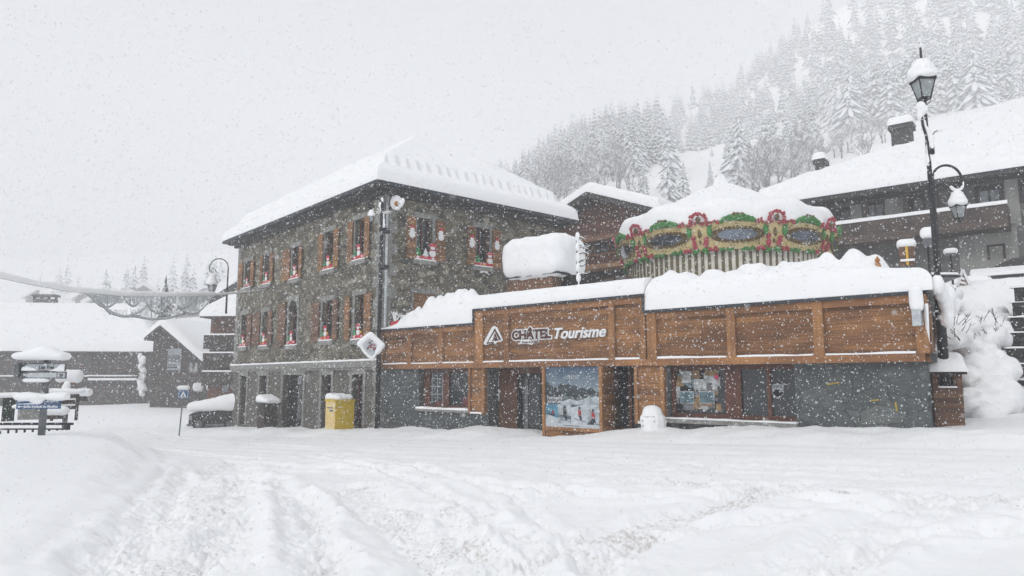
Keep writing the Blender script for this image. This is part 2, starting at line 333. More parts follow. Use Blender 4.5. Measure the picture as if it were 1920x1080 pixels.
TRACKS = [([(1250, 900), (1500, 920), (1900, 925)], .7, .75), ([(620, 1085), (600, 990), (575, 930)], .3, .7), ([(1120, 1085), (1180, 1030), (1320, 990), (1520, 970)], .35, .55), ([(560, 850), (700, 875), (860, 940), (1010, 1085)], .22, .2), ([(600, 850), (760, 872), (960, 930), (1130, 1085)], .22, .1), ([(330, 900), (270, 980), (200, 1085)], .5, .3), ([(1900, 1000), (1700, 1010), (1500, 1085)], .3, .2), ([(900, 905), (1100, 935), (1400, 930), (1950, 985)], .25, .25), ([(640, 850), (480, 860), (250, 835), (150, 800)], .3, .1), ([(1000, 850), (700, 843), (400, 825), (200, 790)], .3, .1), ([(415, 880), (400, 940), (350, 1010), (290, 1085)], 1.0, .75), ([(455, 895), (440, 980), (420, 1085)], .5, .55), ([(505, 900), (560, 960), (600, 1085)], .45, .5), ([(655, 915), (720, 960), (800, 1020), (900, 1090)], .6, .8),
          ([(800, 955), (880, 1010), (960, 1085)], .3, .8), ([(1150, 862), (1300, 885), (1500, 893), (1800, 900), (2000, 915)], 2.6, .62), ([(1930, 880), (1500, 868), (1180, 862)], .8, .4), ([(1480, 905), (1380, 945), (1240, 985), (1090, 1040), (960, 1090)], .55, .85),
          ([(1760, 950), (1650, 985), (1560, 1050), (1500, 1090)], .6, .65), ([(940, 870), (700, 880), (420, 870)], .5, .15), ([(1100, 905), (960, 950), (860, 980)], .4, .4), ([(960, 1000), (1040, 1060)], .3, .7), ([(1900, 940), (1700, 935), (1500, 925)], .5, .5)]
TW = [([gp(*q) for q in pl], wd, dr) for pl, wd, dr in TRACKS]
def seg_dist(x, y, a, b):
    ab = b - a; t = np.clip(((x - a[0]) * ab[0] + (y - a[1]) * ab[1]) / (ab @ ab), 0, 1); return np.hypot(x - a[0] - ab[0] * t, y - a[1] - ab[1] * t)
def near(x, y):
    """detail of the trodden snow: returns dz, dirt"""
    dz = fbm(x * .7, y * .7, 4, 5) * .10 + fbm(x * 3, y * 3, 4, 9) * .035; dirt = np.zeros_like(x)
    warp = fbm(x * 1.5, y * 1.5, 3, 21) * .5
    lump = (np.maximum(0, fbm(x * 7, y * 7, 3, 31) + .05) * .17 + np.abs(fbm(x * 16, y * 16, 3, 37)) * .09 * (1 - sst(10, 15, np.hypot(x, y)))) * (1 - .6 * sst(12, 22, np.hypot(x, y)))
    for pl, wd, dr in TW:
        d = np.full_like(x, 99.)
        for a, b in zip(pl[:-1], pl[1:]): d = np.minimum(d, seg_dist(x, y, a, b))
        d = d + warp * .5
        m = 1 - sst(wd * .35, wd * .75, d); ridge = np.exp(-((d - wd * .85) / .14) ** 2)
        dz = dz - m * .055 + ridge * (.035 + .04 * fbm(x * 4, y * 4, 3, 77)) + m * lump * .8; dirt = np.maximum(dirt, m * dr * (.55 + .9 * (fbm(x * 1.3, y * 1.3, 3, 51) + .3)))
    # fine parallel wheel grooves along the packed road in front of the buildings
    wv = (x - FO.o[0]) * -FO.n[0] + (y - FO.o[1]) * -FO.n[1]; rd = sst(-7.5, -6, wv) * (1 - sst(-2.2, -1.3, wv)) + (wv < -2) * sst(-13, -8, x * -1) * 0
    dz = dz * (1 - .6 * rd) + rd * (np.sin(wv * 9 + warp * 3) * .012 - .04)
    # low bank of cleared snow along the foot of the wall
    uu_ = (x - FO.o[0]) * FO.u[0] + (y - FO.o[1]) * FO.u[1]; dz = dz - .16 * np.exp(-((uu_ - 8.4) / 1.2) ** 2) * sst(-1.6, -.6, wv) * (1 - sst(.5, 1, wv))
    ln = sst(-2.6, -1.0, wv) * (1 - sst(-.2, .4, wv)); dz = dz + ln * (.10 + .25 * fbm(x * .9, y * .9, 3, 61)) * (1 - .95 * np.exp(-((uu_ - 8.4) / 1.3) ** 2)) * sst(-16, -14, x)
    # untouched bank on the left
    lx = np.interp(y, [0, 6.6, 10, 14, 18, 23, 30], [-2.6, -3.4, -4.7, -6.6, -9.6, -13.6, -22]); q = lx - x + warp * 1.2
    bk = sst(-.3, 1.3, q); dz = dz * (1 - .5 * bk) + bk * .34 + np.exp(-((q + .1) / .35) ** 2) * .08; dirt = dirt * (1 - bk)
    dz = dz + .68 * sst(-5.6, -9, x) * sst(4, 10, y) * (1 - sst(15.2, 18.5, y))
    q2 = sst(.2, .9, -q) * (1 - sst(1.2, 2, -q)); dz = dz + q2 * .05
    return dz, dirt
def make_ground():
    a1 = np.concatenate([np.linspace(-math.pi, -.80, 60, endpoint=False), np.linspace(-.80, .80, 900), np.linspace(.80, math.pi, 61)[1:-1]])
    r1 = np.concatenate([[.3, 1.5, 3, 4.2], np.exp(np.linspace(math.log(5.2), math.log(45), 440)), np.exp(np.linspace(math.log(46), math.log(1500), 110))])
    R, A = np.meshgrid(r1, a1, indexing='ij'); X = R * np.sin(A); Y = R * np.cos(A); Z = H(X, Y); dz, di = near(X, Y); k = 1 - sst(32, 44, R); Z = Z + dz * k; D = di * k
    mb = MB(); mb.grid(X, Y, Z, close=True); o = build(mb, "snowy_ground", M['gsnow'], smooth=True)
    at = o.data.attributes.new("dirt", 'FLOAT', 'POINT'); at.data.foreach_set('value', D.ravel().astype(np.float32)); tag(o, kind='structure')
make_ground()
# ------------------------------------------------------------------ snow slabs
def slab(mb, F, u0, u1, v0, v1, top, bot, step=.08, warp=None):
    """snow lying over a rectangle u0..u1 (along F) by v0..v1 (behind it); top/bot are functions (U,V)->z"""
    nu = max(8, int((u1 - u0) / step)); nv = max(6, int((v1 - v0) / step))
    gu = .5 - .5 * np.cos(np.pi * np.linspace(0, 1, nu + 1)); gu = u0 + (u1 - u0) * (gu * .35 + np.linspace(0, 1, nu + 1) * .65)
    gv = np.linspace(0, 1, nv + 1); gv = v0 + (v1 - v0) * (gv * .7 + .3 * gv ** 2.2)
    U, V = np.meshgrid(gu, gv, indexing='ij'); Zt = top(U, V); Zb = bot(U, V); Zt = np.maximum(Zt, Zb + .002)
    U = U + warp(U, V) if warp else U; X = F.o[0] + F.u[0] * U - F.n[0] * V; Y = F.o[1] + F.u[1] * U - F.n[1] * V
    mb.grid(X, Y, Zt)
    # skirt
    ring = [(i, 0) for i in range(nu + 1)] + [(nu, j) for j in range(1, nv + 1)] + [(i, nv) for i in range(nu - 1, -1, -1)] + [(0, j) for j in range(nv - 1, 0, -1)]
    vs = [(X[i, j], Y[i, j], Zt[i, j]) for i, j in ring] + [(X[i, j], Y[i, j], Zb[i, j]) for i, j in ring]; n = len(ring)
    mb.add(vs, [(k, (k + 1) % n, n + (k + 1) % n, n + k) for k in range(n)] + [tuple(range(2 * n - 1, n - 1, -1))]); return mb
def pillow(d, r, p=2.2):
    return (1 - (1 - np.clip(d / r, 0, 1)) ** p) ** (1 / p)
def roof_top(base, t, u0, u1, v0, v1, r=.35, amp=.10, seed=0, guard=None, gsp=.42, gside=None):
    def f(U, V):
        du = np.minimum(U - u0, u1 - U); dv = np.minimum(V - v0, v1 - V); d = np.minimum(du, dv)
        th = t * (.12 + .88 * pillow(d, r)) + fbm(U * .6 + 9, V * .6, 4, seed) * amp * 2 * sst(0, .8, d) + fbm(U * 2.4, V * 2.4, 3, seed + 3) * amp * .5
        if guard:
            s = np.where(du < dv, V, U); ph = np.abs(np.sin(np.pi * s / gsp + fbm(s * 1.2, s * 0, 2, 8) * 2))
            g0 = guard + .12 * ph; fr = np.abs((s / gsp + fbm(s * 1.2, s * 0, 2, 8) * .6) % 1 - .5) * gsp
            th = th * (.60 + .40 * sst(g0 - .08, g0 + .10, d)) - .30 * np.exp(-(fr / .06) ** 2) * np.where(d < guard, np.exp(-((d - guard) / .06) ** 2), np.exp(-((d - guard) / .13) ** 2))
        return base(U, V) + th
    return f
# ------------------------------------------------------------------ walls with openings
def wall_mesh(F, u0, u1, z0, z1, openings, d=0, depth=.28):
    mb = MB(); us = sorted(set([u0, u1] + [v for o in openings for v in o[:2]])); zs = sorted(set([z0, z1] + [v for o in openings for v in o[2:4]]))
    us = [u for u in us if u0 - 1e-6 <= u <= u1 + 1e-6]; zs = [z for z in zs if z0 - 1e-6 <= z <= z1 + 1e-6]
    for a, b in zip(us[:-1], us[1:]):
        for c, e in zip(zs[:-1], zs[1:]):
            mu, mz = (a + b) / 2, (c + e) / 2
            if any(o[0] < mu < o[1] and o[2] < mz < o[3] for o in openings): continue
            mb.add([F.w(a, c, d), F.w(b, c, d), F.w(b, e, d), F.w(a, e, d)], [(0, 1, 2, 3)])
    for o in openings:
        a, b, c, e = o[:4]; q = [(a, c), (b, c), (b, e), (a, e)]
        for k in range(4):
            p1, p2 = q[k], q[(k + 1) % 4]; mb.add([F.w(*p1, d), F.w(*p2, d), F.w(*p2, d - depth), F.w(*p1, d - depth)], [(0, 1, 2, 3)])
    return mb
def win_px(F, l, r, t, b, d=0):                                 # photo rectangle -> (u0,u1,z0,z1) on the facade
    cx = (l + r) / 2; a, c = F.uu(l, (t + b) / 2, d), F.uu(r, (t + b) / 2, d); return min(a, c), max(a, c), F.zz(cx, b, d), F.zz(cx, t, d)
def window(F, rect, parent, shutters=(None, None), sur=.16, sill=True, arch=False, frame='brownframe', deep=.24, curtain=False, lintel=.2, sm='shutter', mull=1, snow=True):
    u0, u1, z0, z1 = rect; W = u1 - u0
    m = MB()
    m.fbox(F, u0 - sur, u0, z0 - (0 if sill else .0), z1, -.05, .04); m.fbox(F, u1, u1 + sur, z0, z1, -.05, .04); m.fbox(F, u0 - sur - .04, u1 + sur + .04, z1, z1 + lintel, -.05, .06)
    if arch:
        for k in range(8):
            a0 = math.pi * k / 8; a1 = math.pi * (k + 1) / 8; c = (u0 + u1) / 2; r0 = W / 2; r1 = r0 + sur; zc = z1 - r0
            m.prism(F, [(c + r0 * math.cos(a0), zc + r0 * math.sin(a0)), (c + r1 * math.cos(a0), zc + r1 * math.sin(a0)), (c + r1 * math.cos(a1), zc + r1 * math.sin(a1)), (c + r0 * math.cos(a1), zc + r0 * math.sin(a1))], -.24, .063)
            m.prism(F, [(c + r0 * math.cos(a0), zc + r0 * math.sin(a0)), (c + r0 * math.cos(a1), zc + r0 * math.sin(a1)), (c + r0 * math.cos(a1), z1), (c + r0 * math.cos(a0), z1)], -.22, .02)
    wo = build(m, "window", M['quoin'], parent)
    p = MB(); p.fbox(F, u0 - .02, u1 + .02, z0 - .02, z1 + .02, -deep - .03, -deep); build(p, "pane", M['glass'], wo)
    f = MB(); t = .06
    f.fbox(F, u0, u0 + t, z0, z1, -deep, -deep + .06); f.fbox(F, u1 - t, u1, z0, z1, -deep, -deep + .06); f.fbox(F, u0 + t, u1 - t, z1 - t, z1, -deep, -deep + .06); f.fbox(F, u0 + t, u1 - t, z0, z0 + t, -deep, -deep + .06)
    for k in range(mull): c = u0 + W * (k + 1) / (mull + 1); f.fbox(F, c - .03, c + .03, z0 + t, z1 - t, -deep + .002, -deep + .05)
    f.fbox(F, u0 + t, u1 - t, z0 + (z1 - z0) * .66, z0 + (z1 - z0) * .66 + .035, -deep + .003, -deep + .045)
    build(f, "sash", M[frame], wo)
    if sill:
        s = MB(); s.fbox(F, u0 - sur - .06, u1 + sur + .06, z0 - .16, z0, -.1, .13); build(s, "sill", M['quoin'], wo)
        if snow: s = MB(); s.fbox(F, u0 - sur, u1 + sur, z0 + .001, z0 + .05, -.08, .11); build(s, "snow_strip", M['snow'], wo)
    for k, sh in enumerate(shutters):
        if not sh: continue
        a, b = sh; s = MB(); s.fbox(F, a, b, z0 + .02, z1 - .02, .07, .11)
        for zz in (z0 + .3, z1 - .35): s.fbox(F, a + .03, b - .03, zz, zz + .1, .11, .135)
        build(s, "shutter", M[sm], wo)
    return wo
exec_order = None
# ------------------------------------------------------------------ the stone house
def stone_house():
    LL, LR = FL.uu(437), FR.uu(1046, 430); T = thing("stone_house", "three-storey rubble stone house with wooden shutters under a thick snowy hipped roof", "house", (*OC, 0))
    ZG = -.9; ZS = FL.zz(705, 676); zt = ZE - .05
    up = [(460, 472, 490, 540, (451, 458), (473, 479)), (497, 508, 477, 533, (491, 496), (509, 515)), (549, 563, 463, 523, (533, 547), (564, 569)), (610, 628, 434, 506, (601, 609), (629, 638)), (667, 686, 411, 488, (656, 665), (687, 696))]
    lo = [(453, 465, 590, 651, None, (466, 474)), (492, 504, 585, 649, (477, 490), (505, 513)), (542, 558, 563, 648, (525, 538), None), (605, 625, 564, 639, (588, 602), (627, 636)), (666, 684, 553, 637, (650, 659), (686, 699))]
    op = []; wins = []
    for i, row in enumerate((up, lo)):
        for j, (l, r, t, b, s1, s2) in enumerate(row):
            rc = win_px(FL, l, r, t, b); op.append(rc); cy = (t + b) / 2
            sh = [tuple(sorted((FL.uu(s[0], cy), FL.uu(s[1], cy)))) if s else None for s in (s1, s2)]
            wins.append((rc, sh, i, j))
    gf = [(450, 462, 704, 800), (487, 501, 704, 755), (530, 568, 703, 800), (603, 621, 703, 808), (660, 681, 702, 812)]; gop = [win_px(FL, *g) for g in gf]
    gop = [(a, b, (-.4 - .0 * k if k != 1 else c), d) for k, (a, b, c, d) in enumerate(gop)]
    build(wall_mesh(FL, 0, LL, ZS, zt, op), "wall", M['rubble'], T)
    build(wall_mesh(FL, 0, LL, ZG, ZS, gop, 0, .35), "ground_floor_wall", M['render'], T)
    rup = [(780.5, 810, 410, 489, (760, 777), (815, 832)), (891, 917, 428, 501, (874, 889), (921, 936))]
    rlo = [(776, 811, 551, 640, (773, 793), (794, 813))]
    rop = [win_px(FR, *q[:4]) for q in rup + rlo]
    build(wall_mesh(FR, 0, LR, ZG, zt, rop), "wall", M['rubble'], T)
    b = MB(); b.fbox(FL, LL, LL - .01, ZG, zt, 0, -LR); b.fbox(FR, LR, LR + .01, ZG, zt, 0, -LL); build(b, "back_wall", M['dkstucco'], T)
    for rc, sh, i, j in wins:
        window(FL, rc, T, sh, sur=.14, arch=(i == 1 and j == 2), sm='shutter' if i == 0 or j > 3 else 'dkshutter')
    for k, (rc, q) in enumerate(zip(rop, rup + rlo)):
        cy = (q[2] + q[3]) / 2; sh = [(FR.uu(s[0], cy), FR.uu(s[1], cy)) for s in q[4:6]]
        window(FR, rc, T, sh, sur=.13)
    # ground floor doors
    for k, rc in enumerate(gop):
        u0, u1, z0, z1 = rc; m = MB(); s = .17
        m.fbox(FL, u0 - s, u0, z0, z1, -.05, .045); m.fbox(FL, u1, u1 + s, z0, z1, -.05, .045); m.fbox(FL, u0 - s - .03, u1 + s + .03, z1, z1 + .24, -.05, .06)
        d = build(m, "window" if k == 1 else "door", M['quoin'], T)
        p = MB(); p.fbox(FL, u0, u1, z0, z1, -.33, -.3); build(p, "pane", M['glass'] if k in (1, 2) else M['dark'], d)
        f = MB(); W = u1 - u0
        for c in ([0, .33, .66, 1] if k == 2 else [0, 1]): f.fbox(FL, u0 + c * (W - .07), u0 + c * (W - .07) + .07, z0, z1, -.3, -.24)
        f.fbox(FL, u0 + .07, u1 - .07, z1 - .5, z1 - .44, -.3, -.245)
        if k == 2: f.fbox(FL, u0 + .07, u1 - .07, z0, z0 + .5, -.3, -.25)
        build(f, "door_frame", M['metal'] if k != 4 else M['brownframe'], d)
        if k == 2:
            g = MB(); g.fbox(FL, u0 + .1, u0 + .3, z0 + .7, z1 - .6, -.299, -.29); g.fbox(FL, u0 + .12, u0 + .5, z1 - .4, z1 - .1, -.299, -.29); g.fbox(FL, u0 + .85, u0 + 1.2, z1 - .4, z1 - .1, -.299, -.29); build(g, "poster", M['curtain'], d)
    # string course and cornice
    s = MB(); s.fbox(FL, -.06, LL + .06, ZS - .22, ZS, 0, .16); s.fbox(FL, -.05, LL + .05, ZS - .32, ZS - .221, 0, .09); build(s, "string_course", M['quoin'], T)
    s = MB(); slab(s, FL, -.03, LL + .03, -.17, -.01, lambda U, V: ZS + .05 + .05 * fbm(U * 3, V * 0, 3, 2) + .02, lambda U, V: ZS + .001 + 0 * U, .06); build(s, "ledge_snow", M['snow'], T, smooth=True)
    # quoins
    rng = random.Random(4); q = MB(); z = ZS + .01
    k = 0
    while z < zt - .4:
        h = .34 + rng.random() * .08; a = .55 if k % 2 else .32; q.fbox(FL, 0, a, z, z + h, 0, .03); q.fbox(FR, -.03, .62 if k % 2 == 0 else .38, z, z + h, -.01, .032); q.fbox(FL, LL - a, LL, z, z + h, 0, .03); z += h + .015; k += 1
    z = ZG
    while z < ZS - .4: q.fbox(FR, -.03, .5 if k % 2 else .35, z, z + .4, -.01, .03); q.fbox(FL, 0, .3 if k % 2 else .45, z, z + .4, 0, .03); z += .415; k += 1
    build(q, "corner_stone", M['quoin'], T)
    c = MB()
    for F, L in ((FL, LL), (FR, LR)):
        c.fbox(F, -.25, L + .25, ZE - .35, ZE - .02, 0, .18); c.fbox(F, -.45, L + .45, ZE - .2, ZE + .02, .18, .42)
    build(c, "cornice", M['cornice'], T)
    # hipped roof; plan axes: U along FL, V along FR direction (behind FL)
    ov = .65; u0, u1, v0, v1 = -ov, LL + ov, -ov, LR + ov; sl = .67
    def base(U, V): return ZE + sl * np.minimum(np.minimum(U - u0, u1 - U), np.minimum(V - v0, v1 - V)).clip(0)
    r = MB(); h = (v1 - v0) / 2; zr = ZE + sl * h; P4 = [FL.w(u0, ZE, -v0), FL.w(u1, ZE, -v0), FL.w(u1, ZE, -v1), FL.w(u0, ZE, -v1)]; RA, RB = FL.w(u0 + h, zr, -(v0 + h)), FL.w(u1 - h, zr, -(v0 + h))
    lw = [p - np.array([0, 0, .12]) for p in P4]
    r.add(P4 + [RA, RB] + lw, [(0, 1, 5, 4), (1, 2, 5), (2, 3, 4, 5), (3, 0, 4), (0, 6, 7, 1), (1, 7, 8, 2), (2, 8, 9, 3), (3, 9, 6, 0), (6, 9, 8, 7)]); ro = build(r, "roof", M['zinc'], T)
    s = MB(); slab(s, FL, u0 - .02, u1 + .02, v0 - .02, v1 + .02, roof_top(base, .80, u0 - .02, u1 + .02, v0 - .02, v1 + .02, .22, .09, 7, .62, .46), lambda U, V: base(U, V) + .004, .045)
    build(s, "roof_snow", M['snow'], T, smooth=True)
    return T
stone_house()
# ------------------------------------------------------------------ the wooden office
ZB, ZP, ZQ = 2.15, 3.45, 3.88
def office():
    F = FO; uE = 17.25; u = lambda px, py=690: F.uu(px, py)
    T = thing("office_building", "long low tourist office with larch boarding above slate stone and a deep snow load", "office", F.w(8.6, .3, 0))
    w1 = (u(786), u(882), F.zz(835, 768), ZB - .03); e1 = (u(916), u(1018), -.3, ZB - .03); e2 = (u(1131), u(1193), -.3, ZB - .03); w2 = (u(1251), u(1489), F.zz(1370, 789), ZB - .03)
    build(wall_mesh(F, 0, uE, -.6, ZB, [w1, e1, e2, w2], 0, .45), "slate_wall", M['slate'], T)
    # openings' backs
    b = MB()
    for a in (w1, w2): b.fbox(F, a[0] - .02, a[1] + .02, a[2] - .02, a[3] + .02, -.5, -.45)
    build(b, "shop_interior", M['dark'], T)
    # band: boards, posts, beams
    p = MB(); p.fbox(F, .0, 4.88, ZB + .01, ZP, -.2, .10); p.fbox(F, 4.88, 10.95, ZB + .01, ZQ, -.2, .101); p.fbox(F, 10.95, uE, ZB + .01, ZP, -.2, .10)
    build(p, "board_cladding", M['larch'], T)
    bm = MB(); bm.fbox(F, 0, uE + .02, ZB - .02, ZB + .14, -.05, .21)
    for a, c, z in ((0.0, 4.80, ZP), (4.98, 10.87, ZQ), (11.03, uE, ZP)): bm.fbox(F, a, c, z - .16, z - .001, .1, .17)
    build(bm, "beam", M['larchbeam'], T)
    posts = [(712, 718, ZP), (764, 770.5, ZP), (822, 829, ZP), (889, 905, ZQ), (945, 953, ZQ), (1141, 1152, ZQ), (1200, 1210, ZQ), (1213, 1230, ZP), (1363, 1379, ZP), (1525, 1545, ZP), (1718, 1742, ZP)]
    for a, c, z in posts:
        m = MB(); m.fbox(F, F.uu(a, 640, .19), F.uu(c, 640, .19), ZB + .14, z - .002, .1, .19); build(m, "post", M['larchpost'], T)
    s = MB(); xs = [F.uu(a, 640, .19) for a, _, _ in posts]; xe = [F.uu(c, 640, .19) for _, c, _ in posts]
    for k in range(len(posts) - 1):
        if k in (6,): continue
        a, c = xe[k] + .02, xs[k + 1] - .02; s2 = 1.0
        slab(s, F, a, c, -.20, -.11, lambda U, V: ZB + .155 + .045 * (.3 + np.clip(fbm(U * 1.5, U * 0, 3, k) + .35, 0, 1)), lambda U, V: ZB + .143 + 0 * U, .05)
    build(s, "ledge_snow", M['snow'], T, smooth=True)
    fl = MB()
    for a, c, z in ((-.02, 4.86, ZP), (4.86, 10.97, ZQ), (10.97, uE + .04, ZP)): fl.fbox(F, a, c, z, z + .07, -.25, .23)
    fl.fbox(F, 4.83, 4.88, ZP + .07, ZQ + .0699, -.24, .225); fl.fbox(F, 10.94, 10.995, ZP + .07, ZQ + .0699, -.24, .225); build(fl, "parapet_flashing", M['zinc'], T)
    # wooden panels that run down below the band
    for a, c, z in ((884, 914, F.zz(900, 776)), (1194, 1249, F.zz(1220, 795))):
        m = MB(); m.fbox(F, u(a), u(c), z, ZB - .021, 0, .09); build(m, "wood_panel", M['larch'], T)
        m = MB(); m.fbox(F, u(a), u(a) + .1, z, ZB - .022, .09, .15); m.fbox(F, u(c) - .1, u(c), z, ZB - .022, .09, .15); build(m, "panel_trim", M['larchpost'], T)
        m = MB(); m.fbox(F, u(a) + .1, u(c) - .1, z + .01, z + .06, .09, .16); build(m, "snow_strip", M['snow'], T)
    # left window
    def glazing(rc, bars, name, panes, zl=None):
        a, c, z0, z1 = rc; m = MB(); m.fbox(F, a, c, z0, z0 + .13, -.3, -.2); m.fbox(F, a, c, z1 - .1, z1, -.3, -.2)
        for p0, p1 in bars: m.fbox(F, u(p0), u(p1), z0 + .13, z1 - .1, -.301, -.19)
        w = build(m, name, M['brownframe'], T)
        for p0, p1, mt in panes:
            g = MB(); g.fbox(F, u(p0) - .01, u(p1) + .01, z0 + .12, z1 - .09, -.27, -.25); build(g, "pane", M[mt], w)
        return w
    w = glazing(w1, [(786, 798), (823, 834), (878, 882)], "window", [(798, 823, 'glass'), (834, 878, 'glass')])
    g = MB()
    for k in range(3): g.fbox(F, u(800) + k * .26, u(800) + k * .26 + .025, w1[2] + .15, w1[3] - .12, -.249, -.24)
    for k in range(4): g.fbox(F, u(799), u(822), w1[2] + .22 + k * .25, w1[2] + .245 + k * .25, -.2485, -.239)
    build(g, "glazing_bars", M['curtain'], w)
    g = MB(); g.fbox(F, u(858), u(876), w1[2] + .13, w1[2] + .42, -.2489, -.244); g.fbox(F, u(806), u(820), w1[2] + .13, w1[2] + .25, -.2379, -.234); build(g, "red_display", flat("dull_red_display", (.12, .02, .03), .6), w)
    s = MB(); s.fbox(F, w1[0] - .05, w1[1] + .03, w1[2] - .07, w1[2], -.2, .12); build(s, "window_sill", M['quoin'], T)
    s = MB(); slab(s, F, w1[0] - .03, w1[1] + .02, -.11, .2, lambda U, V: w1[2] + .04 + .06 * np.clip(fbm(U * 3, V * 2, 3, 5) + .3, 0, 1), lambda U, V: w1[2] + .002 + 0 * U, .05); build(s, "sill_snow", M['snow'], T, smooth=True)
    # right shop window
    w = glazing(w2, [(1251, 1258), (1351, 1381), (1430, 1437), (1484, 1489)], "shop_window", [(1258, 1351, 'glass'), (1381, 1430, 'glass'), (1437, 1484, 'glass')])
    rng = random.Random(8); zz = lambda py, px=1300: F.zz(px, py, -.25); dsp = M['paper']
    cols = [flat("display_tan", (.26, .17, .09), .7, .5, 7), flat("display_blue", (.10, .17, .20), .6, .6, 9), flat("display_pale", (.38, .40, .41), .7, .5, 9), flat("display_grey", (.17, .17, .19), .7, .6, 11), flat("display_pink", (.55, .06, .14), .6)]
    mats = cols + [M['dark']]; g = MB(); z = w2[2] + .16; top = w2[3] - .12; a0, a1 = F.uu(1259, 700, -.25), F.uu(1350, 700, -.25)
    for k in range(46):
        cu = a0 + rng.random() * (a1 - a0 - .12); cz = z + rng.random() ** 1.1 * (top - z - .12); hw, hh = .04 + rng.random() * .14, .04 + rng.random() * .12
        g.fbox(F, cu, min(cu + hw * 2, a1), cz, min(cz + hh * 2, top), -.2495, -.2485 + k * .0006, rng.choice([0, 0, 0, 1, 2, 2, 3, 3, 5]))
    g.fbox(F, a1 - .12, a1 - .02, zz(711, 1345), zz(703, 1345), -.2, -.19, 4)
    build(g, "display", mats, w)
    for q, mt in (((1276, 1300, 735, 755), 1), ((1313, 1338, 735, 755), 1)):
        r = win_px(F, *q, -.2); g = MB(); g.fbox(F, r[0], r[1], r[2], r[3], -.2, -.19, 0); g.fbox(F, r[0] - .02, r[1] + .02, r[2] - .02, r[3] + .02, -.205, -.2, 1); build(g, "small_poster", [cols[1], cols[2]], w)
    # shield sticker with the resort name
    r = win_px(F, 1446, 1470, 718, 748, -.24); uc, zc, hw, hh = (r[0] + r[1]) / 2, (r[2] + r[3]) / 2, (r[1] - r[0]) / 2, (r[3] - r[2]) / 2
    sh = [(0, 1), (.35, .82), (1, .78), (.95, -.25), (.6, -.7), (0, -1), (-.6, -.7), (-.95, -.25), (-1, .78), (-.35, .82)]
    g = MB(); g.prism(F, [(uc + x * hw, zc + y * hh) for x, y in sh], -.249, -.245, 0); g.prism(F, [(uc + x * hw * .9, zc + y * hh * .9) for x, y in sh if y < 0] + [(uc - hw * .88, zc), (uc + hw * .88, zc)][::-1] if False else [(uc - hw * .82, zc - .02), (uc - hw * .8, zc - hh * .3), (uc, zc - hh * .88), (uc + hw * .8, zc - hh * .3), (uc + hw * .82, zc - .02)], -.245, -.242, 1)
    g.prism(F, [(uc - hw * .7, zc - .05), (uc - .04, zc + hh * .25), (uc + .02, zc + .02), (uc + hw * .3, zc + hh * .18), (uc + hw * .7, zc - .05)], -.2449, -.241, 1)
    st = build(g, "shield_sticker", [M['curtain'], M['dark']], w)
    text("lettering", "CHÂTEL", F, uc, zc + hh * .42, .075, M['black'], -.24, .002, st, bold=.002, width=hw * 1.5, align='CENTER')
    s = MB(); s.fbox(F, w2[0] - .06, w2[1] + .05, w2[2] - .1, w2[2], -.25, .14); build(s, "window_sill", M['quoin'], T)
    s = MB(); slab(s, F, w2[0] - .05, w2[1] + .04, -.135, .15, lambda U, V: w2[2] + .02 + .03 * np.clip(fbm(U * 3, V * 2, 3, 6) + .3, 0, 1), lambda U, V: w2[2] + .002 + 0 * U, .05); build(s, "sill_snow", M['snow'], T, smooth=True)
    # entrance recess
    rc = e1; m = MB(); m.fbox(F, rc[0] - .02, u(950), rc[2], ZB - .02, -.5, -.452); build(m, "entrance_panel", wood_mat("dark_brown_boards", (.10, .045, .025), .2), T)
    for q, nm in (((926, 936, 710, 724), "notice"), ((924, 937, 729, 752), "notice")):
        r = win_px(F, *q, -.45); g = MB(); g.fbox(F, r[0], r[1], r[2], r[3], -.452, -.435); build(g, nm, M['paper'], T)
    d = MB(); a, c = u(950), rc[1]; d.fbox(F, a, c, rc[2], ZB - .02, -.62, -.6); dr = build(d, "glass_door", M['glass'], T)
    f = MB()
    for x in (a, (a + c) / 2 + .12, c - .08): f.fbox(F, x, x + .08, -.3, ZB - .03, -.6, -.54)
    f.fbox(F, a + .08, c - .08, F.zz(980, 708, -.55), F.zz(980, 705, -.55) + .04, -.6, -.545); build(f, "door_frame", M['metal'], dr)
    f = MB(); l, r_ = F.uu(960, 760, -.58), F.uu(974, 760, -.58); f.fbox(F, l, r_, -.2, F.zz(967, 711, -.58), -.598, -.59); build(f, "frosted_strip", flat("frosted_film", (.11, .13, .135), .5, .3), dr)
    f = MB(); f.fbox(F, F.uu(984, 760, -.58), F.uu(990, 760, -.58), -.2, F.zz(967, 711, -.58), -.5985, -.58); build(f, "door_edge", M['grey'], dr)
    for ch, py in (("1", 731), ("2", 765), ("3", 798)): text("numeral", ch, F, l + .07, F.zz(967, py, -.58), .34, M['curtain'], -.585, .002, dr, bold=.012)
    f = MB(); f.fbox(F, e1[0], e1[1], ZB - .2, ZB - .03, -.5, -.451); r = win_px(F, 958, 966, 697, 706, -.44); f.fbox(F, r[0], r[1], r[2], r[3], -.45, -.43); build(f, "lintel_box", M['brownframe'], T)
    # second doorway
    d = MB(); d.fbox(F, e2[0], e2[1], -.3, ZB - .02, -.62, -.6); dr = build(d, "glass_door", M['glass'], T)
    f = MB(); W = e2[1] - e2[0]
    for k in (0, .42, .9): f.fbox(F, e2[0] + k * W, e2[0] + k * W + .09, -.3, ZB - .03, -.6, -.53)
    f.fbox(F, e2[0] + .09, e2[1], .4, .5, -.6, -.54); build(f, "door_frame", M['brownframe'], dr)
    f = MB(); f.fbox(F, e2[0] + .55 * W, e2[0] + .85 * W, .8, 1.9, -.599, -.59); build(f, "door_reflection_panel", M['curtain'], dr) if False else None
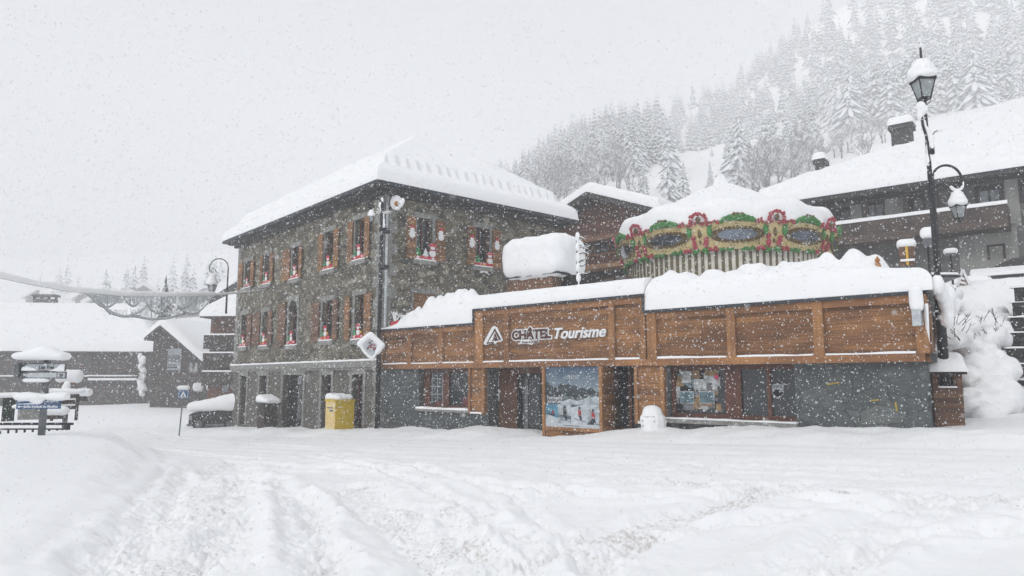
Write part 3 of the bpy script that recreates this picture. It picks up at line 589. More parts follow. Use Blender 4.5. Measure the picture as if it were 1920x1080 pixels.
    # end wall and body
    def skew(mb, ua, ub, z0, z1, da, db): return mb.hexa([F.w(ua, z0, db), F.w(ub, z0, db), F.w(ub + .2 * da, z0, da), F.w(ua + .2 * da, z0, da), F.w(ua, z1, db), F.w(ub, z1, db), F.w(ub + .2 * da, z1, da), F.w(ua + .2 * da, z1, da)])
    m = skew(MB(), uE, uE + .12, ZB - .02, ZP, -7, .1); build(m, "end_cladding", M['larch'], T)
    m = MB(); skew(m, uE - .02, uE + .01, -.4, ZB, -7, -.01); m.fbox(F, .0, uE - 1.5, -.4, ZP - .1, -7.1, -7); m.fbox(F, .1, uE - 1.6, ZP - .15, ZP - .02, -7, -.2); build(m, "rear_wall", M['slate'], T)
    f = skew(MB(), uE + .12, uE + .16, ZP - .05, ZP + .06, -7, .23); skew(f, uE + .12, uE + .2, ZB, ZB + .14, -3, .2); build(f, "end_trim", M['zinc'], T)
    # yellow marks on the slates
    och = flat("ochre_paint", (.40, .28, .05), .7)
    for (x0, y0), (x1, y1) in (((1551, 721), (1574, 717)), ((1632, 751), (1648, 750)), ((1682, 771), (1679, 754))):
        a, b_ = F.at(x0, y0), F.at(x1, y1); q = np.array(b_) - np.array(a); n = np.array([-q[1], q[0]]); n = n / np.linalg.norm(n) * .016
        g = MB(); g.prism(F, [tuple(np.array(a) - n), tuple(np.array(b_) - n), tuple(np.array(b_) + n), tuple(np.array(a) + n)], .001, .012); build(g, "paint_mark", och, T)
    mass("corner_snow", [(*F.w(uE + .28 + .2 * v * 0, z, -v),   .13, .14, .22) for v, z in ((.0, 3.62), (.25, 3.5), (.5, 3.35), (.75, 3.2), (.6, 3.0), (.9, 3.5), (1.2, 3.3))], M['snow'], T, .05, rough=.03)
    # snow on the roof, three lengths
    bumps = []
    def gb(px, py_w, v, h, r=None): bumps.append((F.uu(px, 500, -v), v, (py_w / 1363 * (25.8 - F.uu(px) * .67 + v)) / 2 * 1.35, h * (.62 if px < 1000 else .70)))
    for px, wd, v, h in ((1243, 34, .45, .30), (1272, 34, .5, .34), (1296, 22, .6, .16), (1338, 34, .6, .42), (1310, 24, .9, .18), (1380, 36, .5, .28), (1398, 18, .8, .15), (1420, 26, .7, .25), (1487, 34, .5, .36), (1460, 26, .5, .20), (1536, 38, .55, .42), (1560, 22, .6, .24), (1585, 38, .6, .34), (1610, 30, .8, .26), (1645, 50, .7, .40), (1618, 30, .9, .22), (1670, 40, .9, .25), (1440, 78, 1.5, .55)): gb(px, wd, v, h)
    for px, wd, v, h in ((762, 16, .3, .42), (778, 22, .35, .50), (790, 12, .4, .36), (806, 20, .4, .46), (818, 26, .5, .52), (832, 22, .45, .58), (846, 16, .5, .36), (858, 30, .5, .52), (868, 22, .5, .46), (880, 20, .5, .44), (892, 22, .55, .50)): gb(px, wd, v, h)
    def btop(f):
        def g(U, V):
            z = f(U, V)
            for bu, bv, br, bh in bumps:
                q = ((U - bu) / br) ** 2 + ((V - bv) / (br * 1.15)) ** 2; z = z + bh * np.exp(-np.minimum(q * .9, 3) ** 2.0) * .85
            return z
        return g
    flatb = lambda z: (lambda U, V: z + 0 * U)
    s = MB(); f1 = roof_top(flatb(ZP + .07), 1.0, -.35, 5.4, -.16, 6.8, .30, .04, 11)
    def f1b(U, V): return ZP + .07 + (f1(U, V) - ZP - .07) * (.06 + .66 * sst(-.1, 3.2, U))
    slab(s, F, -.02, 4.84, -.16, 6.8, btop(f1b), flatb(ZP + .071), .05); build(s, "roof_snow", M['snow'], T, smooth=True)
    s = MB(); slab(s, F, 4.82, 10.96, -.17, 6.8, lambda U, V: roof_top(flatb(ZQ + .07), .46, 4.5, 11.3, -.17, 6.8, .28, .035, 12)(U, V) + .25 * sst(5.6, 4.8, U) * 0, flatb(ZQ + .071), .06); build(s, "roof_snow", M['snow'], T, smooth=True)
    s = MB(); f3 = roof_top(flatb(ZP + .07), .72, 10.4, 17.75, -.19, 6.9, .36, .045, 13)
    slab(s, F, 10.99, 17.72, -.19, 6.9, btop(lambda U, V: ZP + .07 + (f3(U, V) - ZP - .07) * (1 - .30 * sst(14.8, 17.6, U))), flatb(ZP + .071), .05, lambda U, V: -.20 * V * sst(13, 17.2, U) - .28 * sst(16, 17.7, U)); build(s, "roof_snow", M['snow'], T, smooth=True)
    return T
office()
def pf(F, pts, d=0): return [F.at(x, y, d) for x, y in pts]
def signs():
    F = FO; at = F.w(*F.at(925, 648, .1), .12)
    T = thing("logo_sign", "white-edged triangular emblem with a brown fir tree on the office boards", "sign", at)
    m = MB(); m.prism(F, pf(F, [(928, 611), (933, 614), (943, 635), (943, 639), (938, 641), (934, 641), (930, 645), (926, 643), (911, 647), (908, 645), (908, 642), (924, 613)], .12), .12, .15); build(m, "backing", M['white'], T)
    m = MB(); m.prism(F, pf(F, [(928, 615.5), (940, 637), (936, 637.5), (928, 621), (915, 642), (926, 641), (926, 643), (912, 645)], .15), .15, .158); build(m, "outline", M['brownletter'], T)
    m = MB(); m.prism(F, pf(F, [(928.5, 624), (931, 629), (930, 629.5), (933, 633), (931.5, 633.5), (936, 639), (931, 638.6), (929.5, 640.5), (928, 638.5), (922, 640), (926, 635), (924.5, 634.5), (927, 630.5), (926, 630)], .15), .15, .16); build(m, "fir_tree", M['brownletter'], T)
    a, z = F.at(957.5, 638, .15); b, _ = F.at(1034, 635, .15)
    q0 = text("probe", "CHÂTEL", F, 0, 0, .36, M['white']); w0 = q0.dimensions; KX = (b - a - .08) / max(1e-3, math.hypot(w0[0], w0[1])); bpy.data.objects.remove(q0)
    T = thing("lettered_sign", "brown CHÂTEL letters outlined in white with a small Portes du Soleil line beneath", "sign", F.w(a, z, .12))
    text("outline", "CHÂTEL", F, a + .04, z + .02, .36, M['white'], .125, .012, T, bold=.048, kx=KX); text("lettering", "CHÂTEL", F, a + .04, z + .02, .36, M['brownletter'], .142, .008, T, bold=.015, kx=KX)
    c, zc = F.at(977, 645.5, .15); e, _ = F.at(1010, 645, .15); m = MB(); m.prism(F, pf(F, [(977, 637.5), (1011, 636.5), (1010, 643.5), (1001, 643.8), (998, 646.5), (990, 645), (977, 645)], .12), .12, .145); build(m, "name_plate", M['white'], T)
    text("small_lettering", "Portes du", F, c + .03, zc + .02, .11, M['brownletter'], .148, .002, T, bold=.003, width=(e - c) * .5, shear=.2); text("small_lettering", "Soleil", F, c + (e - c) * .56, zc + .02, .16, M['brownletter'], .148, .002, T, bold=.004, width=(e - c) * .42, shear=.2)
    a, z = F.at(1040, 635, .15); b, _ = F.at(1137, 631.5, .15)
    T = thing("lettered_sign", "white slanted Tourisme letters on the larch boards right of the brown lettering", "sign", F.w(a, z, .12))
    text("lettering", "Tourisme", F, a, z, .42, M['signwhite'] if False else M['white'], .15, .022, T, bold=.010, width=b - a, shear=.28)
signs()
def poster():
    F = FO; a, b = F.uu(1018, 740, .25), F.uu(1130, 740, .25); z1 = ZB - .03; z0 = -.2; zp = F.zz(1072, 800, .3)
    T = thing("poster_case", "large ski resort poster in a wooden frame between the two office doorways", "poster", F.w((a + b) / 2, .3, .1))
    m = MB(); m.fbox(F, a, b, z0, z1, -.3, .22); build(m, "case", M['larch'], T)
    m = MB(); m.fbox(F, a, a + .09, z0, z1, .22, .29); m.fbox(F, b - .09, b, z0, z1, .22, .29); m.fbox(F, a + .09, b - .09, zp - .12, zp - .03, .22, .285); build(m, "frame", M['larchpost'], T)
    l, r = a + .09, b - .09; W = r - l; Hh = z1 - zp + .03; q = lambda pts, d0, d1, mb, mi=0: mb.prism(F, [(l + x * W, zp - .03 + y * Hh) for x, y in pts], d0, d1, mi)
    mt, t, bs = newmat("poster_sky"); sp = t.nodes.new("ShaderNodeSeparateXYZ"); t.links.new(posmap(t, (1, 1, 1)), sp.inputs[0]); n = noise(t, posmap(t, (1, 1, 2)), 2.5, 4)
    t.links.new(ramp(t, math_(t, 'ADD', math_(t, 'DIVIDE', sp.outputs[2], 2.4), math_(t, 'MULTIPLY', n.outputs[0], .2)), [(.72, (.22, .28, .32)), (.98, (.03, .07, .13))]), bs.inputs['Base Color'])
    cl = [mt, flat("poster_rock", (.035, .05, .06), .5, .6, 7), flat("poster_snow", (.40, .45, .48), .5, .45, 5), flat("poster_slope", (.50, .55, .58), .5, .25, 4), flat("poster_blue", (.08, .22, .32), .5, .3, 5), flat("poster_strip", (.52, .56, .60), .5, .06), flat("poster_forest", (.10, .13, .14), .5, .7, 16), flat("poster_red", (.36, .03, .04), .5), flat("poster_dark", (.02, .03, .04), .5)]
    m = MB(); q([(0, 0), (1, 0), (1, 1), (0, 1)], .22, .232, m, 0)
    q([(0, .36), (1, .36), (1, .58), (.92, .60), (.85, .66), (.76, .62), (.70, .66), (.62, .64), (.55, .70), (.50, .68), (.44, .72), (.37, .70), (.30, .73), (.24, .68), (.19, .66), (.14, .67), (.07, .72), (0, .77)], .232, .235, m, 1)
    q([(.25, .36), (1, .36), (1, .60), (.93, .54), (.85, .56), (.75, .49), (.62, .52), (.55, .47), (.48, .52), (.40, .50), (.33, .55), (.29, .48)], .235, .238, m, 6); q([(.30, .42), (.45, .47), (.6, .44), (.8, .5), (1, .52), (1, .36), (.3, .36)], .238, .2405, m, 2)
    q([(0, 0), (1, 0), (1, .38), (0, .38)], .2405, .243, m, 3); q([(0, .06), (.24, .06), (.24, .38), (0, .38)], .243, .2455, m, 4); q([(0, .06), (.24, .06), (.24, .14), (.12, .18), (0, .20)], .2455, .248, m, 3)
    q([(.24, .06), (.48, .06), (.48, .38), (.24, .38)], .243, .2456, m, 2); q([(.24, .16), (.48, .13), (.48, .19), (.24, .21)], .2456, .248, m, 6); q([(.48, .33), (.72, .38), (.48, .38)], .243, .246, m, 6); q([(.74, .06), (1, .06), (1, .38), (.78, .30)], .243, .2457, m, 2); q([(.76, .06), (.86, .16), (.9, .06)], .2457, .248, m, 1)
    q([(0, 0), (1, 0), (1, .062), (0, .062)], .243, .249, m, 5)
    build(m, "print", cl, T)
    f = MB()
    def skier(x, y, s, c):
        q([(x - .02 * s, y + .16 * s), (x + .03 * s, y + .15 * s), (x + .035 * s, y + .08 * s), (x - .015 * s, y + .07 * s)], .248, .252, f, c); q([(x - .015 * s, y + .07 * s), (x + .03 * s, y + .07 * s), (x + .05 * s, y + .01 * s), (x + .02 * s, y)], .248, .2515, f, 1)
        q([(x - .01 * s, y + .205 * s), (x + .022 * s, y + .205 * s), (x + .026 * s, y + .165 * s), (x - .012 * s, y + .165 * s)], .248, .2516, f, 1); q([(x - .08 * s, y + .012 * s), (x + .11 * s, y - .03 * s), (x + .11 * s, y - .022 * s), (x - .08 * s, y + .02 * s)], .248, .253, f, 1)
    skier(.63, .13, 1.05, 0); skier(.87, .09, 1.1, 0); skier(.36, .12, 1.15, 1)
    q([(.04, .21), (.18, .17), (.18, .20), (.05, .235)], .2481, .252, f, 1); q([(.12, .225), (.17, .215), (.16, .265), (.13, .26)], .2481, .2525, f, 0)
    build(f, "skier_picture", [cl[7], cl[8]], T)
    z = zp - .03
    text("slogan", "L'INTENSITÉ", F, l + .035 * W, z + .455 * Hh, .1, M['white'], .25, .002, T, bold=.001, width=.29 * W); text("slogan", "AU NATUREL", F, l + .035 * W, z + .395 * Hh, .1, M['white'], .25, .002, T, bold=.001, width=.30 * W)
    text("heading", "CHÂTEL", F, l + .37 * W, z + .80 * Hh, .13, M['signwhite'], .25, .002, T, bold=.001, width=.27 * W)
    m = MB(); m.fbox(F, l + .34 * W, l + .64 * W, z + .025 * Hh, z + .035 * Hh, .249, .252); build(m, "small_print", M['grey'], T)
poster()
# ------------------------------------------------------------------ small things on and by the office roof
def twigs(mb, base, n, L, rng, r=.012, up=.8, mi=0, depth=2):
    for k in range(n):
        a = rng.random() * 6.283; d = np.array([math.cos(a) * (1 - up * .7), math.sin(a) * (1 - up * .7), up * (.5 + rng.random() * .6)]); d /= np.linalg.norm(d); p = np.array(base, float); pts = [p]
        for j in range(3): p = p + d * L / 3; d = d + np.array([rng.uniform(-.3, .3), rng.uniform(-.3, .3), rng.uniform(-.15, .2)]); d /= np.linalg.norm(d); pts.append(p)
        mb.tube(pts, [r, r * .8, r * .6, r * .35], 4, mi)
        if depth > 1: twigs(mb, pts[2], 2, L * .5, rng, r * .6, up, mi, depth - 1)
def hut():
    v = 2.4; F = FO; l, r = F.uu(951, 530, -v), F.uu(1050, 520, -v); rp = F.uu(1086, 520, -v); zb = F.zz(1020, 516, -v)
    T = thing("wooden_hut", "small brown board hut carrying a huge rounded block of snow behind the office roof", "hut", F.w((l + r) / 2, 3.3, -v - .6))
    m = MB(); m.fbox(F, l, r - .35, 3.3, zb, -v - 1.3, -v); build(m, "wall", M['dkshutter'], T); m = MB(); m.fbox(F, r - .35, r + .02, 3.3, zb, -v - 1.3, -v - .5); build(m, "dark_gap", M['dark'], T)  # second box is near-black: shade of the gap at the hut's end as colour
    m = MB(); m.fbox(F, l - .12, r + .02, zb, zb + .06, -v - 1.5, -v + .15); build(m, "roof", M['zinc'], T)
    zt = F.zz(1020, 438, -v); th = zt - zb; c = []
    for a in np.linspace(l + .26, r - .26, 22):
        for b in (.12, .4, .7, 1.0): 
            for zz in np.linspace(zb + .36, zb + th - .44, 5): p = F.w(a, zz, -v - b); c.append((*p, .44, .44, .44))
    for a, zz in ((l + .1, zb + .55), (r - .25, zb + th - .5)): c.append((*F.w(a, zz, -v - .5), .42, .6, .5))
    c.append((*F.w(F.uu(978, 520, -v), zb + .02, -v - .02), .09, .09, .2))
    mass("roof_snow", c, M['snow'], T, .06, smooth=14, rough=.035, seed=2)
    T = thing("snowy_pole", "snow-plastered pole with an iced twiggy branch at the right end of the hut", "pole", F.w(rp + .05, 3.3, -v + .1))
    m = MB(); p0, p1 = F.w(rp + .04, 3.3, -v + .1), F.w(rp + .0, zb + 1.1, -v + .1); m.tube([p0, (p0 + p1) / 2, p1], [.045, .04, .03], 6); build(m, "pole", M['metal'], T)
    mass("snow_cap", [(*(p0 + (p1 - p0) * k / 9 + np.array([.02, -.03, 0])), .085, .085, .16) for k in range(10)], M['snow'], T, .035, smooth=2, rough=.01)
    m = MB(); rg = random.Random(3)
    for k in range(7):
        a = p1 + (p0 - p1) * (.02 + .07 * k * rg.uniform(.7, 1.2)); q = a + F.u * rg.uniform(.15, .5) + np.array([0, 0, rg.uniform(-.2, .15)]); m.tube([a, (a + q) / 2 + np.array([0, 0, .06]), q], [.035, .03, .012], 5); m.tube([(a + q) / 2, q + F.u * .1 + np.array([0, 0, .12])], [.02, .008], 4)
    build(m, "branch", M['twig'], T)
hut()
def roof_plants():
    rg = random.Random(5); F = FO
    T = thing("potted_plant", "red flower box with snow-coated leaves at the left tip of the office roof", "plant", F.w(.55, ZP + .1, -.1))
    m = MB(); c = F.w(.62, ZP + .22, -.15); m.box(c, (.19, .08, .1), rz=math.atan2(F.u[1], F.u[0])); build(m, "flower_box", M['red'], T)
    m = MB()
    for k in range(9): m.ball(c + F.u * rg.uniform(-.18, .18) + np.array([0, 0, .1 + rg.random() * .04]), (.05, .05, .05), 0, 0)
    build(m, "flower", M['red'], T); m = MB(); twigs(m, c + np.array([0, 0, .1]), 8, .38, rg, .03, .9); build(m, "leaf", M['snow'], T)
    for k, (px, v) in enumerate(((758, .3), (782, .35), (822, .45), (866, .5))):
        T = thing("roof_shrub", ("thin looping snowy stem nearest the red flower box on the roof", "second snowy shrub from the left on the low roof", "third snowy shrub from the left on the low roof", "snowy shrub beside the step up of the office roof")[k], "shrub", F.w(F.uu(px, 600, -v), ZP + .2, -v), "snow-buried shrubs along the office roof edge")
        m = MB(); b0 = F.w(F.uu(px, 600, -v), ZP + .1 + .1 * k, -v)
        for j in range(3): 
            o = F.u * (.15 * j - .15); m.tube([b0 + o, b0 + o + F.u * -.05 + np.array([0, 0, .25]), b0 + o + F.u * .03 + np.array([0, 0, .46 - .05 * j]), b0 + o + F.u * .13 + np.array([0, 0, .44 - .05 * j])], [.035, .035, .06, .05], 6)
        build(m, "snowy_stem", M['snow'], T, smooth=True); m = MB(); twigs(m, b0 + F.n * .2 + np.array([0, 0, .2]), 3, .28, rg, .008, .6); build(m, "twig", M['trunk'], T)
    b0 = F.w(F.uu(1647, 490, -.35), F.zz(1647, 492, -.35), -.28)
    T = thing("wooden_peg", "small brown carved wooden piece poking out of the roof snow", "ornament", b0)
    m = MB(); m.lathe(b0, [(.02, -.12), (.07, -.10), (.05, -.03), (.03, 0), (.06, .03), (.01, .12)], 6); build(m, "carving", M['rust'], T)
    T = thing("wall_box", "grey steel box with snow cap and icicles on the right office corner", "box", F.w(17.0, 2.9, .25))
    u0 = F.uu(1712, 590, .3); u1 = F.uu(1728, 590, .3); m = MB(); m.fbox(F, u0, u1, F.zz(1720, 611, .3), F.zz(1720, 580, .3), .19, .4); build(m, "housing", M['ice'], T)
    c = []; 
    for k in range(6): c.append((*F.w((u0 + u1) / 2 + .0, F.zz(1720, 575, .3) + k * .06, .3), .13, .13, .12))
    mass("snow_cap", c, M['snow'], T, .04, rough=.01); m = MB()
    for k in range(4): p = F.w(u1 + .04 + .02 * k, F.zz(1720, 570, .3), .2 + .03 * k); m.tube([p, p + np.array([0, 0, -.25]), p + np.array([0, 0, -.5 - .08 * k])], [.025, .02, .004], 5)
    build(m, "icicle", M['snow'], T)
roof_plants()
# ------------------------------------------------------------------ carousel
def carousel():
    D = 28.6; C = P(1365, 710, D); cz = 0; R0, R1 = 3.92, 4.22; zb = P(1365, 466, D - R0)[2]; zt = zb + .92; C = np.array([C[0], C[1], 0])
    T = thing("carousel", "round fairground carousel with striped canvas and painted mirror crown under a snow cone", "carousel", (C[0], C[1], 3.2))
    L = (0, 0, 0); phi0 = math.atan2(-C[0], -C[1])          # azimuth from the centre towards the viewer
    def cy(phi, z, r): return np.array([C[0] + r * math.sin(phi), C[1] + r * math.cos(phi), z])
    def rr(z): return R0 + (R1 - R0) * (z - zb) / (zt - zb)
    n = 102; m = MB(); 
    for k in range(n * 2):
        a0, a1 = 2 * math.pi * k / (2 * n), 2 * math.pi * (k + 1) / (2 * n); off = .03 * (k % 2)
        m.add([cy(a0, 3.0, R0 - .15 - off), cy(a1, 3.0, R0 - .15 - .03 * ((k + 1) % 2)), cy(a1, zb + .1, R0 - .1 - .03 * ((k + 1) % 2)), cy(a0, zb + .1, R0 - .1 - off)], [(0, 1, 2, 3)], (k // 1) % 2)
    build(m, "striped_canvas", [M['cstripe1'], M['cstripe2']], T)
    m = MB(); seg = 80; pr = [(R0 - .08, zb + .05), (R0, zb), (R1, zt), (R1 - .1, zt + .02), (R0 - .1, zb + .4)]
    for k in range(seg):
        for j in range(len(pr) - 1):
            a0, a1 = 2 * math.pi * k / seg, 2 * math.pi * (k + 1) / seg; m.add([cy(a0, pr[j][1], pr[j][0]), cy(a1, pr[j][1], pr[j][0]), cy(a1, pr[j + 1][1], pr[j + 1][0]), cy(a0, pr[j + 1][1], pr[j + 1][0])], [(0, 1, 2, 3)])
    build(m, "rounding_board", M['cream'], T, smooth=True)
    # one panel, then copies turned round the centre
    step = 2 * math.pi / 10; pa = phi0 + math.radians(-7)
    def on(a, h, out=.03): z = zb + h * .92; return cy(pa - a, z, rr(z) + out)        # a radians to the right, h 0..1
    def chain(mb, pts, r, n, rg, mi=0):
        pts = np.array(pts); n = int(n * 1.9); r = r * .95; t = np.linspace(0, len(pts) - 1, n)
        for k in range(n):
            a = np.interp(t[k], range(len(pts)), pts[:, 0]); h = np.interp(t[k], range(len(pts)), pts[:, 1]); q = r * (.7 + .6 * rg.random()); mb.ball(on(a + rg.uniform(-.011, .011), h + rg.uniform(-.05, .05), .03 + .03 * rg.random()), (q, q, q), mi, 0)
    protos = []
    rg = random.Random(9)
    m = MB(); vs = [on(0, .52, .045)]; nn = 28; ax, ah = .165, .20
    for k in range(nn): q = 2 * math.pi * k / nn; vs.append(on(ax * math.cos(q), .52 + ah * math.sin(q), .045))
    m.add(vs, [(0, 1 + (k + 1) % nn, 1 + k) for k in range(nn)]); protos.append(build(m, "mirror", M['mirror'], T))
    m = MB()
    for rad in (1.12, 1.3):
        for k in range(40): q = 2 * math.pi * k / 40; m.ball(on(ax * rad * math.cos(q), .52 + ah * (rad + .06) * math.sin(q), .05), (.05, .05, .05), 0, 0)
    protos.append(build(m, "mirror_frame", M['cgold'], T))
    m = MB(); hs = math.pi / 10
    chain(m, [(-.30, 1.0), (-.24, .92), (-.18, 1.05), (-.15, .95)], .042, 12, rg); chain(m, [(.30, 1.0), (.24, .92), (.18, 1.05), (.15, .95)], .042, 12, rg)
    chain(m, [(-.25, .04), (-.16, .02)], .055, 9, rg); chain(m, [(.25, .04), (.16, .02)], .055, 9, rg)
    protos.append(build(m, "red_scroll", M['cred'], T))
    m = MB(); chain(m, [(-.13, 1.03), (-.07, 1.13), (0, 1.18), (.07, 1.13), (.13, 1.03), (.06, 1.08), (-.06, 1.08)], .068, 56, rg); chain(m, [(-.15, .0), (-.04, -.02)], .055, 9, rg); chain(m, [(.04, -.02), (.15, .0)], .055, 9, rg); protos.append(build(m, "green_scroll", M['cgreen'], T))
    m = MB(); chain(m, [(-.05, 1.24), (.05, 1.24)], .05, 8, rg)
    for k in range(60):
        a = rg.uniform(-hs * .96, hs * .96); h = rg.uniform(.08, .95)
        if (a / (ax * 1.45)) ** 2 + ((h - .52) / (ah * 1.5)) ** 2 > 1: m.ball(on(a, h, .03), (.022, .022, .022), 0, 0)
    protos.append(build(m, "bulb", M['cgold'], T))
    # pillar ornament between the panels
    s = hs
    m = MB(); chain(m, [(s - .065, .98), (s - .06, 1.2), (s - .025, 1.33), (s + .025, 1.33), (s + .06, 1.2), (s + .065, .98)], .046, 34, rg); chain(m, [(s - .055, .46), (s - .045, .12)], .06, 12, rg); chain(m, [(s + .055, .46), (s + .045, .12)], .06, 12, rg); protos.append(build(m, "pillar_red", M['cred'], T))
    m = MB()
    for sg in (-1, 1): m.ball(on(s + sg * .085, .70, .03), (.09, .09, .2), 0, 2); chain(m, [(s + sg * .09, .88), (s + sg * .10, .52)], .04, 12, rg); chain(m, [(s + sg * .07, .04), (s + sg * .02, .0), (s + sg * .06, -.1)], .06, 10, rg)
    protos.append(build(m, "pillar_green", M['cgreen'], T))
    m = MB(); m.ball(on(s, 1.14, .03), (.09, .09, .11), 0, 1); m.ball(on(s, .62, .03), (.06, .06, .17), 0, 1); m.ball(on(s, .3, .03), (.04, .04, .08), 0, 1); protos.append(build(m, "pillar_gold", M['cgold'], T))
    cx, cyy = C[0], C[1]
    for k in range(1, 10):
        for o in protos:
            c = o.copy(); COL.objects.link(c); c.rotation_euler = (0, 0, step * k)
    # cone roof snow
    na, nr = 240, 60; A, Rr = np.meshgrid(np.linspace(0, 2 * math.pi, na, endpoint=False), np.linspace(0.01, R1 + .0, nr), indexing='ij'); A = A.T; Rr = Rr.T
    sc_ = np.cos((A + pa) * 10); ed = R1 + .0 - Rr; zc = P(1352, 355, D)[2]
    z0 = zt + .06 + (zc - zt - .5) * np.clip(1 - Rr / (R1 * .93), 0, 1) ** 1.12
    th = .78 * pillow(ed, .4) * (1 + .11 * np.cos((A + pa) * 10 + 2) * sst(1.4, .2, ed) + .05 * np.cos(A * 23) * sst(.9, .2, ed)) + fbm(np.cos(A) * 3 + 9, np.sin(A) * 3 + Rr, 3, 4) * .16 * sst(0, .6, ed)
    knob = .32 * np.exp(-(Rr / .22) ** 4)
    Z = z0 + th + knob
    m = MB(); m.grid(C[0] + Rr * np.sin(A), C[1] + Rr * np.cos(A), Z, close=True)
    # overhanging lip
    e = np.linspace(0, 1, 6)[:, None] * np.ones((1, na)); Ae = A[-1][None] * np.ones((6, 1)); Re = R1 + .0 + .02 * np.sin(e * math.pi) - .04 * e; lip = .05 + .06 * np.cos(Ae * 20 + 1) + .12 * fbm(np.cos(Ae) * 6 + 9, np.sin(Ae) * 6, 3, 14); Ze = Z[-1][None] - e * np.maximum(lip * .6, .02)
    m.grid(C[0] + Re * np.sin(Ae), C[1] + Re * np.cos(Ae), Ze, close=True); m.grid(np.stack([C[0] + Re[-1] * np.sin(Ae[-1]), C[0] + .3 * np.sin(Ae[-1])]), np.stack([C[1] + Re[-1] * np.cos(Ae[-1]), C[1] + .3 * np.cos(Ae[-1])]), np.stack([Ze[-1], Ze[-1] * 0 + zt]), close=True)
    build(m, "roof_snow", M['snow'], T, smooth=True)
carousel()
# ------------------------------------------------------------------ chalets behind
def gable_snow(mb, F, ua, hw, v0, v1, zr, sl, t, seed, step=.12, hl=None):
    hl = hl or hw
    base = lambda U, V: zr - sl * np.abs(U - ua)
    slab(mb, F, ua - hl, ua + hw, v0, v1, roof_top(base, t, ua - hl, ua + hw, v0, v1, .45, .07, seed), lambda U, V: base(U, V) + .003, step)
def chalet_mid():
    F = Frame(P(1068, 710, 40)[:2], (-AZ(-48.0)[0], -AZ(-48.0)[1])); ua, za = F.at(1120, 376); ur, zr_ = F.at(1225, 402)
    T = thing("wooden_chalet", "brown boarded gable chalet with a balcony between the stone house and the carousel", "chalet", F.w(ua, 3, -4)); sl = (za - zr_) / (ur - ua); hw = ur - ua
    m = MB(); m.prism(F, [(ua - hw, 2), (ua + hw, 2), (ua + hw, zr_), (ua, za), (ua - hw, zr_)], -10, 0); build(m, "wall", M['chalet'], T)
    m = MB(); o = 1.0; h2 = hw + .9
    for sg in (-1, 1):
        q = [(ua, za + .02), (ua + sg * h2, za + .02 - sl * h2), (ua + sg * h2, za + .30 - sl * h2), (ua, za + .30)]; m.prism(F, q if sg > 0 else q[::-1], -10.5, o)
    build(m, "roof", M['cornice'], T); m = MB(); gable_snow(m, F, ua, h2 + .05, -o - .05, 10.6, za + .305, sl, .62, 21); build(m, "roof_snow", M['snow'], T, smooth=True)
    m = MB()
    for y in (446, 499):
        z = F.zz(1130, y, .8); m.fbox(F, ua - hw, ua + hw, z - .12, z + .1, -.1, 1.0)
    build(m, "balcony_beam", M['chaletbeam'], T)
    m = MB(); z0, z1 = F.zz(1130, 497, .9), F.zz(1130, 478, .9); k = ua - hw
    while k < ua + hw: m.fbox(F, k, k + .1, z0, z1, .82, .88); k += .2
    m.fbox(F, ua - hw, ua + hw, z1, z1 + .1, .78, .96); build(m, "balcony_rail", M['chalet'], T)
    for q in ((1117, 1128, 456, 477), (1130, 1141, 455, 476), (1165, 1176, 450, 470), (1134, 1150, 524, 538), (1156, 1176, 521, 536)):
        r = win_px(F, *q); m = MB(); m.fbox(F, r[0] - .08, r[1] + .08, r[2] - .08, r[3] + .08, -.02, .04); wo = build(m, "window", M['chaletbeam'], T); m = MB(); m.fbox(F, r[0], r[1], r[2], r[3], .04, .05); build(m, "pane", M['glass'] if q[3] < 500 else M['curtain'], wo)
    m = MB(); m.fbox(F, ua - hw, ua + hw, 2, F.zz(1130, 507), .0, .03); build(m, "lower_wall", M['dkwood'], T)
chalet_mid()
FB = Frame(P(1535, 710, 35.5)[:2], (-AZ(-51)[0], -AZ(-51)[1]))
